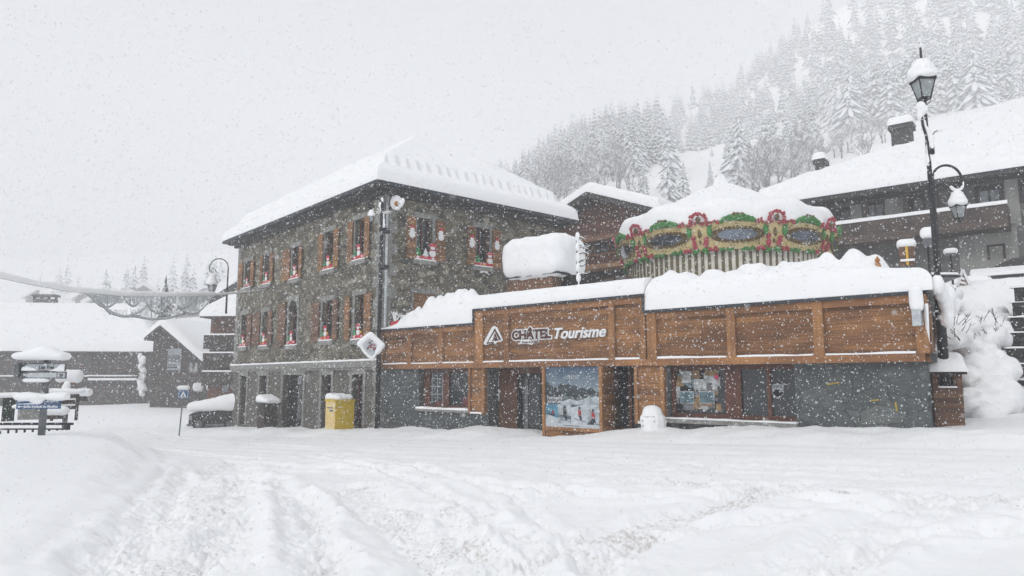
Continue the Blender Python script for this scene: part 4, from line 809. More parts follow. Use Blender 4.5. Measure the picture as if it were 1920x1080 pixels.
def chalet_big():
    F = FB; zE = F.zz(1720, 351, 1.0); T = thing("large_chalet", "big grey chalet with long balcony and broad snow-covered roof above the office", "chalet", F.w(6, 3, -6)); u0, u1 = -2.2, 20
    r = lambda q, d=0: win_px(F, *q, d)
    ops = [r(q) for q in ((1623, 1656, 379, 411), (1700, 1730, 368, 398), (1832, 1877, 351, 384), (1915, 1935, 340, 380), (1572, 1592, 393, 421), (1856, 1881, 462, 486))]
    build(wall_mesh(F, u0, u1, 1.0, zE + .2, ops), "wall", M['dkstucco'], T)
    for q in ((1594, 1616, 384, 418), (1659, 1694, 372, 408), (1886, 1912, 335, 425), (1800, 1912, 424, 560)): a = r(q); m = MB(); m.fbox(F, a[0], a[1], a[2], a[3], 0, .035); build(m, "stucco_panel", M['stucco'], T)
    for k, a in enumerate(ops):
        m = MB(); s = .09; m.fbox(F, a[0] - s, a[0], a[2], a[3], -.1, .06); m.fbox(F, a[1], a[1] + s, a[2], a[3], -.1, .06); m.fbox(F, a[0] - s, a[1] + s, a[3], a[3] + s, -.1, .06); wo = build(m, "window", M['dkwood'], T)
        m = MB(); m.fbox(F, a[0] - .01, a[1] + .01, a[2] - .01, a[3] + .01, -.26, -.22); build(m, "pane", M['glass'], wo)
        if k in (0, 2): m = MB(); W = a[1] - a[0]; m.fbox(F, a[0] + .08, a[0] + W * .44, a[2] + .1, a[3] - .1, -.219, -.21); m.fbox(F, a[0] + W * .56, a[1] - .08, a[2] + .1, a[3] - .1, -.219, -.21); build(m, "curtain", M['curtain'], wo)
    zr = F.zz(1720, 403, 1.3); zl = F.zz(1720, 443, 1.3); ub = F.uu(1889, 400, 1.3)
    m = MB(); m.fbox(F, u0, ub, zl, zr, 1.2, 1.3); m.fbox(F, u0, ub, zl, zl + .2, -.0, 1.199); m.fbox(F, ub - .1, ub, zl + .2, zr, 0, 1.199); build(m, "balcony", wood_mat('weathered_balcony', (.085, .065, .058), .2), T)
    m = MB(); slab(m, F, u0, ub + .03, -1.36, -1.12, lambda U, V: zr + .16 + .05 * fbm(U, V, 3, 3), lambda U, V: zr + .002 + 0 * U, .1); build(m, "rail_snow", M['snow'], T, smooth=True)
    m = MB(); m.fbox(F, u0, u1, zE - .02, zE + .14, -.3, 1.05); m.fbox(F, u0, u1, zE + .02, zE + .25, 1.05, 1.12); build(m, "eave_board", M['cornice'], T)
    for px in (1545, 1617, 1693, 1750): a = F.uu(px, 400, .6); m = MB(); m.fbox(F, a, a + .22, zl, zE - .02, .3, .5); build(m, "post", M['dkwood'], T)
    sl = .50; U0, U1, V0, V1 = -3.4, 24, -1.15, 13.5
    base = lambda U, V: zE + .2 + sl * np.minimum(np.minimum((U - U0) * .8, (U1 - U) * .8), np.minimum(V - V0, V1 - V)).clip(0)
    m = MB(); slab(m, F, U0, U1, V0, V1, lambda U, V: base(U, V), lambda U, V: zE + .15 + 0 * U, .5); build(m, "roof", M['zinc'], T)
    m = MB(); slab(m, F, U0 - .03, U1, V0 - .03, V1, roof_top(base, .74, U0 - .03, U1, V0 - .03, V1, .35, .16, 31, .9, .8), lambda U, V: base(U, V) + .005, .10); build(m, "roof_snow", M['snow'], T, smooth=True)
    # chimneys, standing on the roof as parts
    for (x0, x1, yt, yb, vv, nm) in ((1671, 1708, 236, 262, 6.6, "chimney"), (1529, 1543, 300, 318, 8.0, "vent")):
        a, c = F.uu(x0, yb, -vv), F.uu(x1, yb, -vv); z0, z1 = F.zz(x0, yb, -vv), F.zz(x0, yt, -vv); m = MB(); m.fbox(F, a, c, z0 - 1.5, z1 - .25, -vv - .9, -vv); m.fbox(F, a - .12, c + .12, z1 - .25, z1 - .05, -vv - 1.0, -vv + .1); m.fbox(F, a - .04, c + .04, z1 - .05, z1, -vv - .95, -vv + .05); ch = build(m, nm, M['cornice'], T)
        mb = MB(); slab(mb, F, a - .16, c + .16, vv - .14, vv + 1.04, roof_top(lambda U, V: z1 + 0 * U, .5, a - .16, c + .16, vv - .14, vv + 1.04, .3, .03, 3), lambda U, V: z1 + .002 + 0 * U, .07); build(mb, "snow_cap", M['snow'], ch, smooth=True)
    # porch with lean-to roof
    d = 3.0; pl, zpl = F.at(1822, 519, d); pr = F.uu(1990, 490, d); zt_ = F.zz(1880, 486, .05)
    m = MB(); m.add([F.w(pl, zpl, d), F.w(pr, zpl, d), F.w(pr, zt_, .05), F.w(pl + 1.2, zt_, .05), F.w(pl, zpl - .15, d), F.w(pr, zpl - .15, d), F.w(pl, zpl - .15, .05)], [(0, 1, 2, 3), (0, 4, 5, 1), (0, 3, 6, 4), (4, 6, 5)]); build(m, "porch_roof", M['cornice'], T)
    m = MB(); slab(m, F, pl - .05, pr, -d - .1, -d + .35, lambda U, V: zpl + .12 + (V + d + .1) * .5, lambda U, V: zpl - .02 + 0 * U, .1); build(m, "porch_snow", M['snow'], T, smooth=True)
    m = MB(); m.fbox(F, pl + .3, pr, 1.5, zpl - .16, .05, d - .4); build(m, "porch_wall", M['dkwood'], T)
    m = MB(); a = win_px(F, 1862, 1895, 527, 537, d - .4); m.fbox(F, a[0], a[1], a[2], a[3], d - .4, d - .3); build(m, "porch_beam", M['chaletbeam'], T)
    m = MB(); a = win_px(F, 1866, 1898, 545, 582, d - .4); m.fbox(F, a[0], a[1], a[2], a[3], d - .4, d - .35); dr = build(m, "door", M['ice'] if False else flat("pale_door_glass", (.20, .24, .28), .4, .4, 6), T)
    m = MB(); a = win_px(F, 1909, 1915, 549, 552, d - .4); m.fbox(F, a[0], a[1], a[2], a[3], d - .4, d - .3); build(m, "porch_light", M['orange'], T)
chalet_big()
# ------------------------------------------------------------------ buildings on the left
def left_buildings():
    # long low house with the very large roof
    F = Frame(P(-10, 710, 76)[:2], (1, .12)); a, zE = F.at(292, 660); b = F.uu(-260)
    T = thing("long_house", "long dark wooden house with an enormous plain snow roof behind the direction signs", "house", F.w(4, 0, -6)); lo, hi = min(a, b), max(a, b); uR = a
    inn = uR - .5
    m = MB(); m.fbox(F, b + .5, inn, -1, zE + .05, -12, 0); build(m, "wall", M['dkwood'], T)
    V0, V1 = -1.0, 15; sl = .62; base = lambda U, V: zE + sl * np.minimum(np.minimum(V - V0, V1 - V), (uR + .3 - U) * 1.5).clip(0)
    m = MB(); slab(m, F, b, uR + .3, V0, V1, lambda U, V: base(U, V), lambda U, V: zE - .1 + 0 * U, .7); build(m, "roof", M['cornice'], T)
    m = MB(); slab(m, F, b, uR + .33, V0 - .03, V1, roof_top(base, 1.0, b - 1, uR + .33, V0 - .03, V1, .5, .12, 41), lambda U, V: base(U, V) + .005, .28); build(m, "roof_snow", M['snow'], T, smooth=True)
    m = MB(); z = F.zz(100, 706, 1); m.fbox(F, b + 1, F.uu(165, 706, 1), z - .1, z + .02, 0, 1.2); z2 = F.zz(200, 712, 1); m.fbox(F, F.uu(166, 706, 1), F.uu(256, 706, 1), z2 - .2, z2 + .2, 0, 1.1); build(m, "balcony_slab", M['cornice'], T)
    m = MB()
    for q in ((0, 165, 703.5, 706), (165, 258, 703, 705.5), (166, 256, 709, 713)): r = win_px(F, *q, 1.15); m.fbox(F, r[0], r[1], r[2], r[3], 1.1, 1.35)
    build(m, "ledge_snow", M['snow'], T)
    for q in ((20, 40, 668, 690), (95, 118, 668, 690), (150, 170, 668, 690), (215, 235, 670, 692), (180, 196, 722, 742), (205, 222, 722, 742)):
        r = win_px(F, *q); m = MB(); m.fbox(F, r[0], r[1], r[2], r[3], -.02, .05); wo = build(m, "window", M['chalet'], T); m = MB(); m.fbox(F, r[0] + .12, r[1] - .12, r[2] + .12, r[3] - .12, .05, .06); build(m, "pane", M['glass'], wo)
    dy = 11.; a0, z0 = F.at(62, 562, -dy); a1, _ = F.at(103, 562, -dy); z1 = F.zz(80, 552, -dy)
    m = MB(); m.fbox(F, a0, a1, z0 - 1.2, z0 + .1, -dy - .8, -dy); m.fbox(F, a0 - .15, a1 + .15, z1 - .25, z1, -dy - 1, -dy + .15)
    for k in range(4): x = a0 + (a1 - a0) * k / 3; m.fbox(F, x - .06, x + .06, z0 + .1, z1 - .25, -dy - .5, -dy - .05)
    ch = build(m, "chimney", M['cornice'], T); mb = MB(); slab(mb, F, a0 + .6, a1 - .4, dy, dy + .9, roof_top(lambda U, V: z1 + 0 * U, .6, a0 + .6, a1 - .4, dy, dy + .9, .3, .02, 2), lambda U, V: z1 + .002 + 0 * U, .1); build(mb, "snow_cap", M['snow'], ch, smooth=True)
    # gable house with a poster
    F = Frame(P(308, 710, 66)[:2], (1, -.25)); ua, za = F.at(309, 615); ur, zr_ = F.at(386, 682); ul, zl_ = F.at(272, 655); sl = (za - zr_) / (ur - ua)
    T = thing("gable_house", "dark gable-fronted house with a picture poster and steep snowy roof beside the long roof", "house", F.w(ua, 0, -5))
    hw = ur - ua; hl = ua - F.uu(288, 640); m = MB(); m.prism(F, [(ua - hl, -1), (ua + hw, -1), (ua + hw, zr_), (ua, za), (ua - hl, za - hl * sl)], -11, 0); build(m, "wall", M['dkwood'], T)
    m = MB(); h2 = hw + .5
    for sg in (-1, 1): hh = h2 if sg > 0 else hl + .5; q = [(ua, za + .02), (ua + sg * hh, za + .02 - sl * hh), (ua + sg * hh, za + .25 - sl * hh), (ua, za + .25)]; m.prism(F, q if sg > 0 else q[::-1], -11.3, .6)
    build(m, "roof", M['cornice'], T); m = MB(); gable_snow(m, F, ua, h2 + .1, -.65, 11.4, za + .255, sl, .75, 44, .2, hl + .6); build(m, "roof_snow", M['snow'], T, smooth=True)
    r = win_px(F, 315, 340, 654, 694); m = MB(); m.fbox(F, r[0], r[1], r[2], r[3], .001, .06, 0); h = r[3] - r[2]; m.fbox(F, r[0] + .05, r[1] - .05, r[2] + h * .38, r[2] + h * .7, .06, .07, 1); m.fbox(F, r[0] + .1, r[1] - .3, r[2] + h * .1, r[2] + h * .16, .06, .07, 2); m.fbox(F, r[0] + .1, r[1] - .5, r[2] + h * .22, r[2] + h * .26, .06, .07, 2)
    build(m, "picture_poster", [M['curtain'], M['grey'], M['dark']], T)
    for q in ((356, 361, 680, 696), (366, 371, 680, 696)): r = win_px(F, *q); m = MB(); m.fbox(F, r[0], r[1], r[2], r[3], -.02, .05); build(m, "window", M['curtain'], T)
    # tall brown block against the stone house
    F = Frame(P(386, 710, 54)[:2], (1, -.12)); T = thing("brown_apartment_house", "dark brown balconied house just left of the stone house corner", "house", F.w(2, 0, -4)); u0, u1 = F.uu(390), F.uu(500); zt = F.zz(415, 597)
    m = MB(); m.fbox(F, u0, u1, -1, zt, -8, 0); build(m, "wall", M['chalet'], T)
    base = lambda U, V: zt + .35 * (V + 1).clip(0) * np.where(V < 4, 1, 1)
    m = MB(); slab(m, F, u0 - .4, u1, -.9, 4, lambda U, V: zt + .1 + .38 * (V + .9), lambda U, V: zt + 0 * U, .4); build(m, "roof", M['cornice'], T)
    m = MB(); slab(m, F, u0 - .42, u1, -.92, 4, roof_top(lambda U, V: zt + .1 + .38 * (V + .9), .7, u0 - .42, u1 + 2, -.92, 5, .4, .1, 47), lambda U, V: zt + .105 + .38 * (V + .9), .15); build(m, "roof_snow", M['snow'], T, smooth=True)
    for k, y in enumerate((628, 662, 697)):
        m = MB(); z = F.zz(415, y, .9); m.fbox(F, u0, u1, z - .9, z, .8, .88); m.fbox(F, u0, u1, z - 1.0, z - .9, 0, .9); bo = build(m, "balcony", M['dkwood'], T); m = MB(); m.fbox(F, u0, u1, z + .001, z + .1, .76, .92); build(m, "rail_snow", M['snow'], bo)
    [build(MB().fbox(F, *win_px(F, *q), .001, .05), "pale_window", M['curtain'], T) for q in ((420, 428, 664, 678), (418, 428, 705, 735))]
    # upper roof behind it
    F2 = Frame(P(386, 710, 60)[:2], (1, -.12)); T = thing("grey_gabled_house", "grey wide-eaved house roof showing between the hanging lights and the stone house", "house", F2.w(2, 3, -3)); a, z = F2.at(392, 572); z2 = F2.zz(430, 558); c = F2.uu(480)
    m = MB(); m.fbox(F2, a + .8, c, 0, z, -6, -.5); build(m, "wall", M['cornice'], T); m = MB(); m.prism(F2, [(a, z - .4), (c, z + 2.0), (c, z + 3.2), (a, z + .5)], -7, 0); build(m, "roof", M['cornice'], T)
    m = MB(); slab(m, F2, a - .1, c, -.05, 7, lambda U, V: z + 1.4 + (U - a) * (2.7 / (c - a)) + 0 * V, lambda U, V: z + .52 + (U - a) * (2.7 / (c - a)), .3); build(m, "roof_snow", M['snow'], T, smooth=True)
left_buildings()
# ------------------------------------------------------------------ street lamps
def lantern(parent, c, s=1, cap=.2, name="lantern"):
    """c = bottom centre; returns part"""
    g = MB(); g.lathe(c, [(.11 * s, .06 * s), (.21 * s, .40 * s)], 4); la = build(g, name, M['lglass'], parent)
    f = MB()
    for k in range(4):
        q = 2 * math.pi * (k + .5) / 4; f.tube([np.array(c) + [.115 * s * math.cos(q), .115 * s * math.sin(q), .05 * s], np.array(c) + [.215 * s * math.cos(q), .215 * s * math.sin(q), .41 * s]], .014 * s, 4)
    f.lathe(c, [(.13 * s, .03 * s), (.13 * s, .065 * s)], 4); f.lathe(c, [(.23 * s, .39 * s), (.25 * s, .42 * s), (.15 * s, .55 * s), (.08 * s, .60 * s), (.08 * s, .66 * s)], 4); f.lathe(c, [(.03 * s, -.06 * s), (.03 * s, .03 * s)], 6)
    for k in range(4):
        q = 2 * math.pi * (k + .5) / 4; d = np.array([math.cos(q), math.sin(q), 0]); f.tube([np.array(c) + d * .11 * s + [0, 0, .04 * s], np.array(c) + d * .10 * s + [0, 0, -.03 * s], np.array(c) + d * .03 * s + [0, 0, -.08 * s]], .01 * s, 4)
    build(f, "lantern_frame", M['metal'], la)
    mass("snow_cap", [(c[0] + dx * s, c[1] + dy * s, c[2] + z * s, rx * s, rx * s, rz * s) for dx, dy, z, rx, rz in ((0, 0, .50, .25, .12), (.08, 0, .56, .19, .14), (-.07, .03, .57, .19, .13), (0, 0, .58 + cap, .17, .16), (0, 0, .56 + cap * .5, .22, .16))], M['snow'], la, .03 * s, rough=.008)
    return la
def tall_lamp():
    D = 15.2; b = P(1770, 790, D); p = lambda py: np.array([b[0], b[1], P(1740, py, D)[2]])
    x = P(1768.5, 665, D)[0]; b[0] = x; T = thing("street_lamp", "tall black lamp post with snow-capped lantern on top at the right end of the office", "street lamp", (b[0], b[1], .6))
    def q(py): z = P(1740, py, D)[2]; return np.array([b[0], b[1], z])
    m = MB(); zs = [.4, q(640)[2], q(560)[2], q(538)[2], q(536)[2], q(330)[2], q(230)[2], q(200)[2]]; rs = [.10, .10, .095, .095, .06, .05, .04, .035]
    m.tube([(b[0], b[1], z) for z in zs], rs, 10)
    for y in (541, 557): m.lathe(q(y), [(.12, -.02), (.12, .02)], 10)
    build(m, "pole", M['metal'], T, smooth=True)
    lb = q(190); lantern(T, lb, 1.15, .12)
    m = MB(); m.tube([q(128), q(85)], [.03, .022], 6); m.tube([q(90) + [.0, 0, 0], q(80) + [-.02, 0, 0]], [.012, .008], 5); build(m, "finial", M['metal'], T)
    mass("finial_snow", [(*(q(75) + [0, 0, 0]), .03, .03, .07), (*q(86), .05, .05, .06)], M['snow'], T, .02, rough=.004)
    # iced cable along the upper pole
    m = MB(); m.tube([q(212) + [-.12, -.05, 0], q(235) + [-.10, -.05, 0], q(270) + [-.02, -.06, 0], q(310) + [-.02, -.05, 0]], [.02, .03, .025, .02], 6); m.tube([q(262) + [.03, -.03, 0], q(248) + [.16, -.03, .0], q(246) + [.22, -.03, 0]], .012, 5); m.box(q(283) + [.04, -.05, 0], (.05, .04, .09)); build(m, "cable", M['metal'], T)
    mass("pole_snow", [(*(q(y) + [dx, -.02, 0]), rx, rx, rz) for y, dx, rx, rz in ((200, -.10, .10, .12), (206, -.04, .09, .12), (215, -.12, .07, .16), (235, -.06, .06, .16), (250, 0.02, .06, .15), (262, .05, .09, .16), (275, .05, .08, .12), (285, -.0, .05, .2), (300, -.03, .05, .16))], M['snow'], T, .03, rough=.01)
tall_lamp()
def scroll_lamp(name, label, base, z_top, side, s=1.0, pole=True, zbot=0, r=.035, drop=.0, cat="street lamp", dirv=None):
    """pole rising to a spiral bracket; side=+1 hangs to the right in photo"""
    T = thing(name, label, cat, (base[0], base[1], zbot)); b = np.array([base[0], base[1], 0.]); dv = np.array(dirv if dirv is not None else [1, 0, 0.]) * side; R = .42 * s
    m = MB(); pts = [b + [0, 0, zbot], b + [0, 0, (zbot + z_top) / 2], b + [0, 0, z_top - R]]
    m.tube(pts, [r * 1.6, r * 1.2, r], 8); build(m, "pole" if pole else "bracket", M['metal'], T, smooth=True)
    sp = []; c = b + dv * R + [0, 0, z_top - R]
    for k in range(19): a = math.pi - math.pi * 1.12 * k / 18; sp.append(c + dv * R * math.cos(a) + np.array([0, 0, R * math.sin(a)]))
    c2 = c + dv * (R * .62) + np.array([0, 0, -R * .35])
    for k in range(26):
        a = -.1 - 2 * math.pi * 1.45 * k / 25; rr = R * .44 * (1 - .78 * k / 25); sp.append(c2 + dv * rr * math.cos(a) + np.array([0, 0, rr * math.sin(a)]))
    m = MB(); m.tube(sp, [r * .8] * 19 + [r * .7 * (1 - .5 * k / 25) for k in range(26)], 6); build(m, "scroll", M['metal'], T, smooth=True)
    mass("scroll_snow", [(*(c2 + dv * R * .44 * math.cos(a) + np.array([0, 0, R * .44 * math.sin(a) + .02])), .045 * s, .045 * s, .05 * s) for a in np.linspace(-2.6, .2, 9)], M['snow'], T, .025, rough=.006)
    lc = c2 + np.array([0, 0, -R * .5 - .82 * s]); lantern(T, lc, s * .95, .16)
    m = MB(); m.tube([c2 + [0, 0, -R * .42], lc + [0, 0, .55 * s]], .018, 5); build(m, "hanger", M['metal'], T); return T
b = P(1776, 710, 20.5); T2 = scroll_lamp("street_lamp", "lamp post with spiral bracket and hanging snow-capped lantern behind the tall lamp", b, P(1795, 310, 20.5)[2], 1, 1.02, zbot=3.0, r=.045)
m = MB(); zc = P(1780, 520, 20.5)[2]; m.box((b[0] + .0, b[1], zc), (.45, .25, .03)); build(m, "side_shelf", M['metal'], T2); mass("shelf_snow", [(b[0] + k * .1, b[1], zc + .07, .12, .22, .07) for k in range(-3, 5)], M['snow'], T2, .04, rough=.01)
u_, _ = FL.at(437, 500); wb = FL.w(FL.uu(440, 520), 0, .35); scroll_lamp("wall_lamp", "wall lantern on a spiral iron bracket at the far left corner of the stone house", wb, P(420, 485, wb[1])[2], -1, 1.15, False, P(440, 588, wb[1])[2], .035, cat="wall lamp")
b = P(709, 710, 25.2); T3 = scroll_lamp("street_lamp", "black lamp post standing against the street corner of the stone house", b, P(712, 372, 25.2)[2], -1, .55, zbot=-.1, r=.06)
m = MB(); 
for y in (432, 500): m.box((b[0] + .1, b[1] + .1, P(712, y, 25.2)[2]), (.17, .17, .07))
build(m, "clamp", M['metal'], T3); mass("frost", [(b[0] + dx, b[1], P(708, y, 25.2)[2], .07, .06, .13) for y, dx in ((375, .0), (384, -.06), (394, -.02), (404, .04), (414, .06), (422, .08))], M['snow'], T3, .03, rough=.02); m = MB(); rg = random.Random(2); twigs(m, (b[0], b[1], P(708, 400, 25.2)[2]), 9, .35, rg, .012, .1); build(m, "iced_wire", M['snow'], T3)
# drainpipe and dish on the stone house corner
m = MB(); q0 = OC + FR.n[:2] * .1 + FR.u[:2] * .12; m.tube([(q0[0], q0[1], -.2), (q0[0], q0[1], 4), (q0[0], q0[1], ZE - .3)], .05, 8); o = build(m, "drainpipe", M['ice'], at=(q0[0], q0[1], -.2), smooth=True); tag(o, "thin pale pipe running up the street corner of the stone house", "pipe")
a, z = FR.at(743, 380, .5); c = FR.w(a, z, .5); T = thing("satellite_dish", "small rusty satellite dish with a lump of snow under the front eave", "satellite dish", c); fw = -c / np.linalg.norm(c)
m = MB(); m.ball(c, (.22, .10, .28), 0, 2); build(m, "dish", M['white'], T, smooth=True); m = MB(); m.ball(c + np.array([.03, -.1, -.06]), (.09, .03, .1), 0, 1); build(m, "rust_patch", M['rust'], T); m = MB(); m.tube([c, c + FR.n * -.5 + np.array([0, 0, -.15])], .025, 6); m.tube([c + [0, -.05, -.2], c + [.18, -.3, -.1]], .015, 5); build(m, "arm", M['metal'], T)
mass("snow_cap", [(c[0] + .2, c[1] - .2, c[2] - .1, .1, .1, .14), (c[0] + .27, c[1] - .18, c[2] + .02, .07, .07, .12), (c[0] + .08, c[1] - .12, c[2] - .24, .1, .08, .08)], M['snow'], T, .03, rough=.01)
# ------------------------------------------------------------------ street furniture
ga = lambda x, y: float(H(np.array([x]), np.array([y]))[0] + near(np.array([x]), np.array([y]))[0][0])
def local_frame(px, Y, yaw=0):
    p = P(px, 710, Y); d = -p[:2] / np.linalg.norm(p[:2]); a = math.radians(yaw); n = (d[0] * math.cos(a) - d[1] * math.sin(a), d[0] * math.sin(a) + d[1] * math.cos(a)); return Frame(p[:2], (-n[1], n[0]))
def direction_sign():
    Y = 13.5; F = Frame(P(82, 710, Y)[:2], (1, .12)); g = ga(*F.o[:2]) - .1; T = thing("direction_sign", "grey post with white and blue arrow boards, heaped with snow, in front of the railing", "signpost", F.w(0, g))
    if F.u[0] < 0: F.u = -F.u
    m = MB(); c0, c1 = F.w(0, g, -.08), F.w(0, F.zz(82, 655), -.08); m.tube([c0, c1], [.065, .06], 10); build(m, "pole", M['grey'], T, smooth=True)
    def arrow(l, r, t, b, mat, bord, d, nm="arrow_board"):
        u0, u1, z0, z1 = win_px(F, l, r, t, b); e = .04; zm = (z0 + z1) / 2; m = MB(); m.fbox(F, u0 - .02, u1, z0, z1, d - .04, d, 0); m.prism(F, [(u0 + .02, zm), (u0 + .12, z1 - .02), (u1 - .02, z1 - .02), (u1 - .02, z0 + .02), (u0 + .12, z0 + .02)][::-1], d, d + .006, 1); return build(m, nm, [M[bord], M[mat]], T), (u0, u1, z0, z1)
    o, r = arrow(41, 124, 681, 696, 'signwhite', 'grey', .03); w = r[1] - r[0]; h = r[3] - r[2]; text("lettering", "Les Frei", F, r[0] + w * .41, r[2] + h * .25, .105, M['black'], .04, .001, o, bold=.0025, width=w * .34, shear=.15)
    s = MB(); s.prism(F, [(r[0] + .02, r[2] + .01), (r[0] + .30, r[2] + .01), (r[0] + .24, r[2] + h * .35), (r[0] + .12, r[2] + h * .6), (r[0] + .03, r[2] + h * .45)], .037, .06); s.prism(F, [(r[0] + w * .62, r[2] + .005), (r[1] - .01, r[2] + .005), (r[1] - .01, r[2] + h * .9), (r[1] - .08, r[2] + h * .85), (r[1] - .14, r[2] + h * .4), (r[0] + w * .7, r[2] + h * .15)], .037, .055); build(s, "stuck_snow", M['snow'], o, smooth=False)
    o, r = arrow(43, 125, 697, 710, 'signwhite', 'grey', .03); w = r[1] - r[0]; h = r[3] - r[2]; text("lettering", "Loy", F, r[0] + w * .79, r[2] + h * .3, .105, M['black'], .04, .001, o, bold=.0025, width=w * .16, shear=.15)
    c = F.w(0, 0, 0); u0, u1 = F.uu(32, 670), F.uu(126, 670); zc = F.zz(82, 680); cs = []
    for k in range(17):
        x = u0 + .10 + (u1 - u0 - .20) * k / 16; top = F.zz(82, float(np.interp(k / 16, [0, .15, .35, .5, .62, .75, .9, 1], [668, 661, 659, 654, 652, 656, 664, 672]))); hh = max(.08, (top - zc) / 2)
        for dd in (-.1, .04, .13): cs.append((*F.w(x, zc + hh + .04, dd), .13, .12, hh))
    mass("snow_cap", cs, M['snow'], T, .03, smooth=5, rough=.008)
    m = MB(); m.fbox(F, u0 + .02, u0 + .09, F.zz(82, 708), zc, -.2, .1); build(m, "side_bracket", M['grey'], T)
    cs = [(*F.w(F.uu(52, 712) + k * .1, F.zz(60, 713), .0), .09, .1, .045) for k in range(4)]; mass("snow_ridge", cs, M['snow'], T, .025, rough=.005)
    for k, (t, b, s, x0, ww) in enumerate(((748, 756, "Camping", .62, .34), (758, 766.5, "Jardin d'enfants les Mouflets", .17, .78))):
        u0, u1, z0, z1 = win_px(F, 32, 115 if k == 0 else 114, t, b); m = MB(); m.fbox(F, u0, u1, z0, z1, -.01, .03); o = build(m, "blue_board", M['blue'], T); w = u1 - u0; h = z1 - z0
        text("lettering", s, F, u0 + w * x0, z0 + h * .25, .09 if k == 0 else .07, M['white'], .034, .001, o, bold=.0015, width=w * ww)
        m = MB(); zm = (z0 + z1) / 2; m.prism(F, [(u0 + .02, zm), (u0 + .06, z1 - .015), (u0 + .06, z0 + .015)][::-1], .03, .034); m.fbox(F, u0 + .06, u0 + .13, zm - .006, zm + .006, .03, .034); build(m, "arrow", M['white'], o)
    zc = F.zz(70, 748); cs = [(*F.w(F.uu(30, 745) + .06 + k * .07, zc + .045, dd), .09, .09, .07 + .02 * math.sin(k * .8)) for k in range(12) for dd in (-.05, .04)]
    cs += [(*F.w(F.uu(66 + 3 * k, 750), F.zz(70, 753.5) , .035), .06, .035, .05) for k in range(5)]
    mass("snow_cap", cs, M['snow'], T, .03, rough=.006)
direction_sign()
def railing():
    Y = 15.6; F = Frame(P(0, 710, Y)[:2], (1, .03)); 
    if F.u[0] < 0: F.u = -F.u
    z = F.zz(70, 797); a, b = F.uu(-150), F.uu(137); T = thing("railing", "low black metal railing sunk in snow behind the direction signs", "railing", F.w((a + b) / 2, z - .6))
    m = MB(); m.fbox(F, a, F.uu(143), z, z + .05, -.03, .03); build(m, "top_rail", M['metal'], T); z2 = F.zz(70, 804); m = MB(); m.fbox(F, a, b, z2 - .02, z2 + .01, -.02, .02); build(m, "lower_rail", M['metal'], T); k = 0; x = b - .08
    m = MB(); m.fbox(F, b - .06, b, z - .6, z, -.035, .035); build(m, "post", M['metal'], T)
    while x > a:
        x -= .17; m = MB(); m.fbox(F, x - .015, x + .015, z - .6, z2 - .02, -.015, .015); build(m, "baluster", M['metal'], T)
railing()
def crossing_sign():
    Y = 31; F = local_frame(344, Y, 0); g = ga(*F.o[:2]) - .1
    if F.u[0] < 0: F.u = -F.u
    T = thing("crossing_sign", "square blue pedestrian-crossing sign on a thin pole with a snow cap", "road sign", F.w(0, g)); u0, u1, z0, z1 = win_px(F, 333.5, 354, 730, 747); m = MB(); m.fbox(F, u0, u1, z0, z1, 0, .03, 0); e = .03; m.fbox(F, u0 + e, u1 - e, z0 + e, z1 - e, .03, .034, 1); e = .045; m.fbox(F, u0 + e, u1 - e, z0 + e, z1 - e, .034, .038, 0)
    uc = (u0 + u1) / 2; h = (z1 - z0); m.prism(F, [(uc - h * .33, z0 + h * .17), (uc + h * .33, z0 + h * .17), (uc, z1 - h * .17)], .038, .043, 1); m.fbox(F, uc - h * .12, uc + h * .12, z0 + h * .22, z0 + h * .28, .043, .046, 2); m.prism(F, [(uc - .03, z0 + h * .3), (uc + .03, z0 + h * .3), (uc, z0 + h * .55)], .043, .046, 2)
    build(m, "panel", [M['blue'], M['white'], M['black']], T); m = MB(); m.tube([F.w(uc - .08, g, -.04), F.w(uc, z0 + .2, -.04)], .03, 8); build(m, "pole", M['grey'], T)
    mass("snow_cap", [(*F.w(u0 + .06 + (u1 - u0 - .12) * k / 4, z1 + .07, 0), .10, .14, .10) for k in range(5)], M['snow'], T, .03, rough=.006)
crossing_sign()
def mailbox():
    F = FL; d = 1.1; a, b = F.uu(628, 790, d), F.uu(610, 790, d); a, b = min(a, b), max(a, b); c = (a + b) / 2; g = -.3; z1 = F.zz(627, 753, d)
    T = thing("mailbox", "yellow post box with a snow cap against the stone house wall", "mailbox", F.w(c, g, d - .4)); hw = (b - a) / 2
    yaw = FL; m = MB(); m.fbox(F, c - hw, c + hw, g, z1, d - .75, d, 0); build(m, "body", [M['post']], T)
    m = MB(); m.fbox(F, c - hw + .01, c + hw - .01, g, z1, d, d + .012); build(m, "front_panel", M['postface'], T)
    m = MB(); m.fbox(F, c - .2, c + .2, z1 - .24, z1 - .21, d + .012, d + .03); m.fbox(F, c - .2, c + .02, z1 - .36, z1 - .3, d + .012, d + .02); build(m, "letter_slot", M['blue'], T)
    m = MB(); m.fbox(F, c - hw - .03, c + hw + .05, z1, z1 + .07, d - .78, d + .03); build(m, "lid", M['post'], T)
    mass("snow_cap", [(*F.w(c - hw + .1 + k * .11, z1 + .14, d - .15 - j * .2), .16, .16, .12 + .03 * (k > 3)) for k in range(7) for j in range(3)], M['snow'], T, .035, rough=.01)
mailbox()
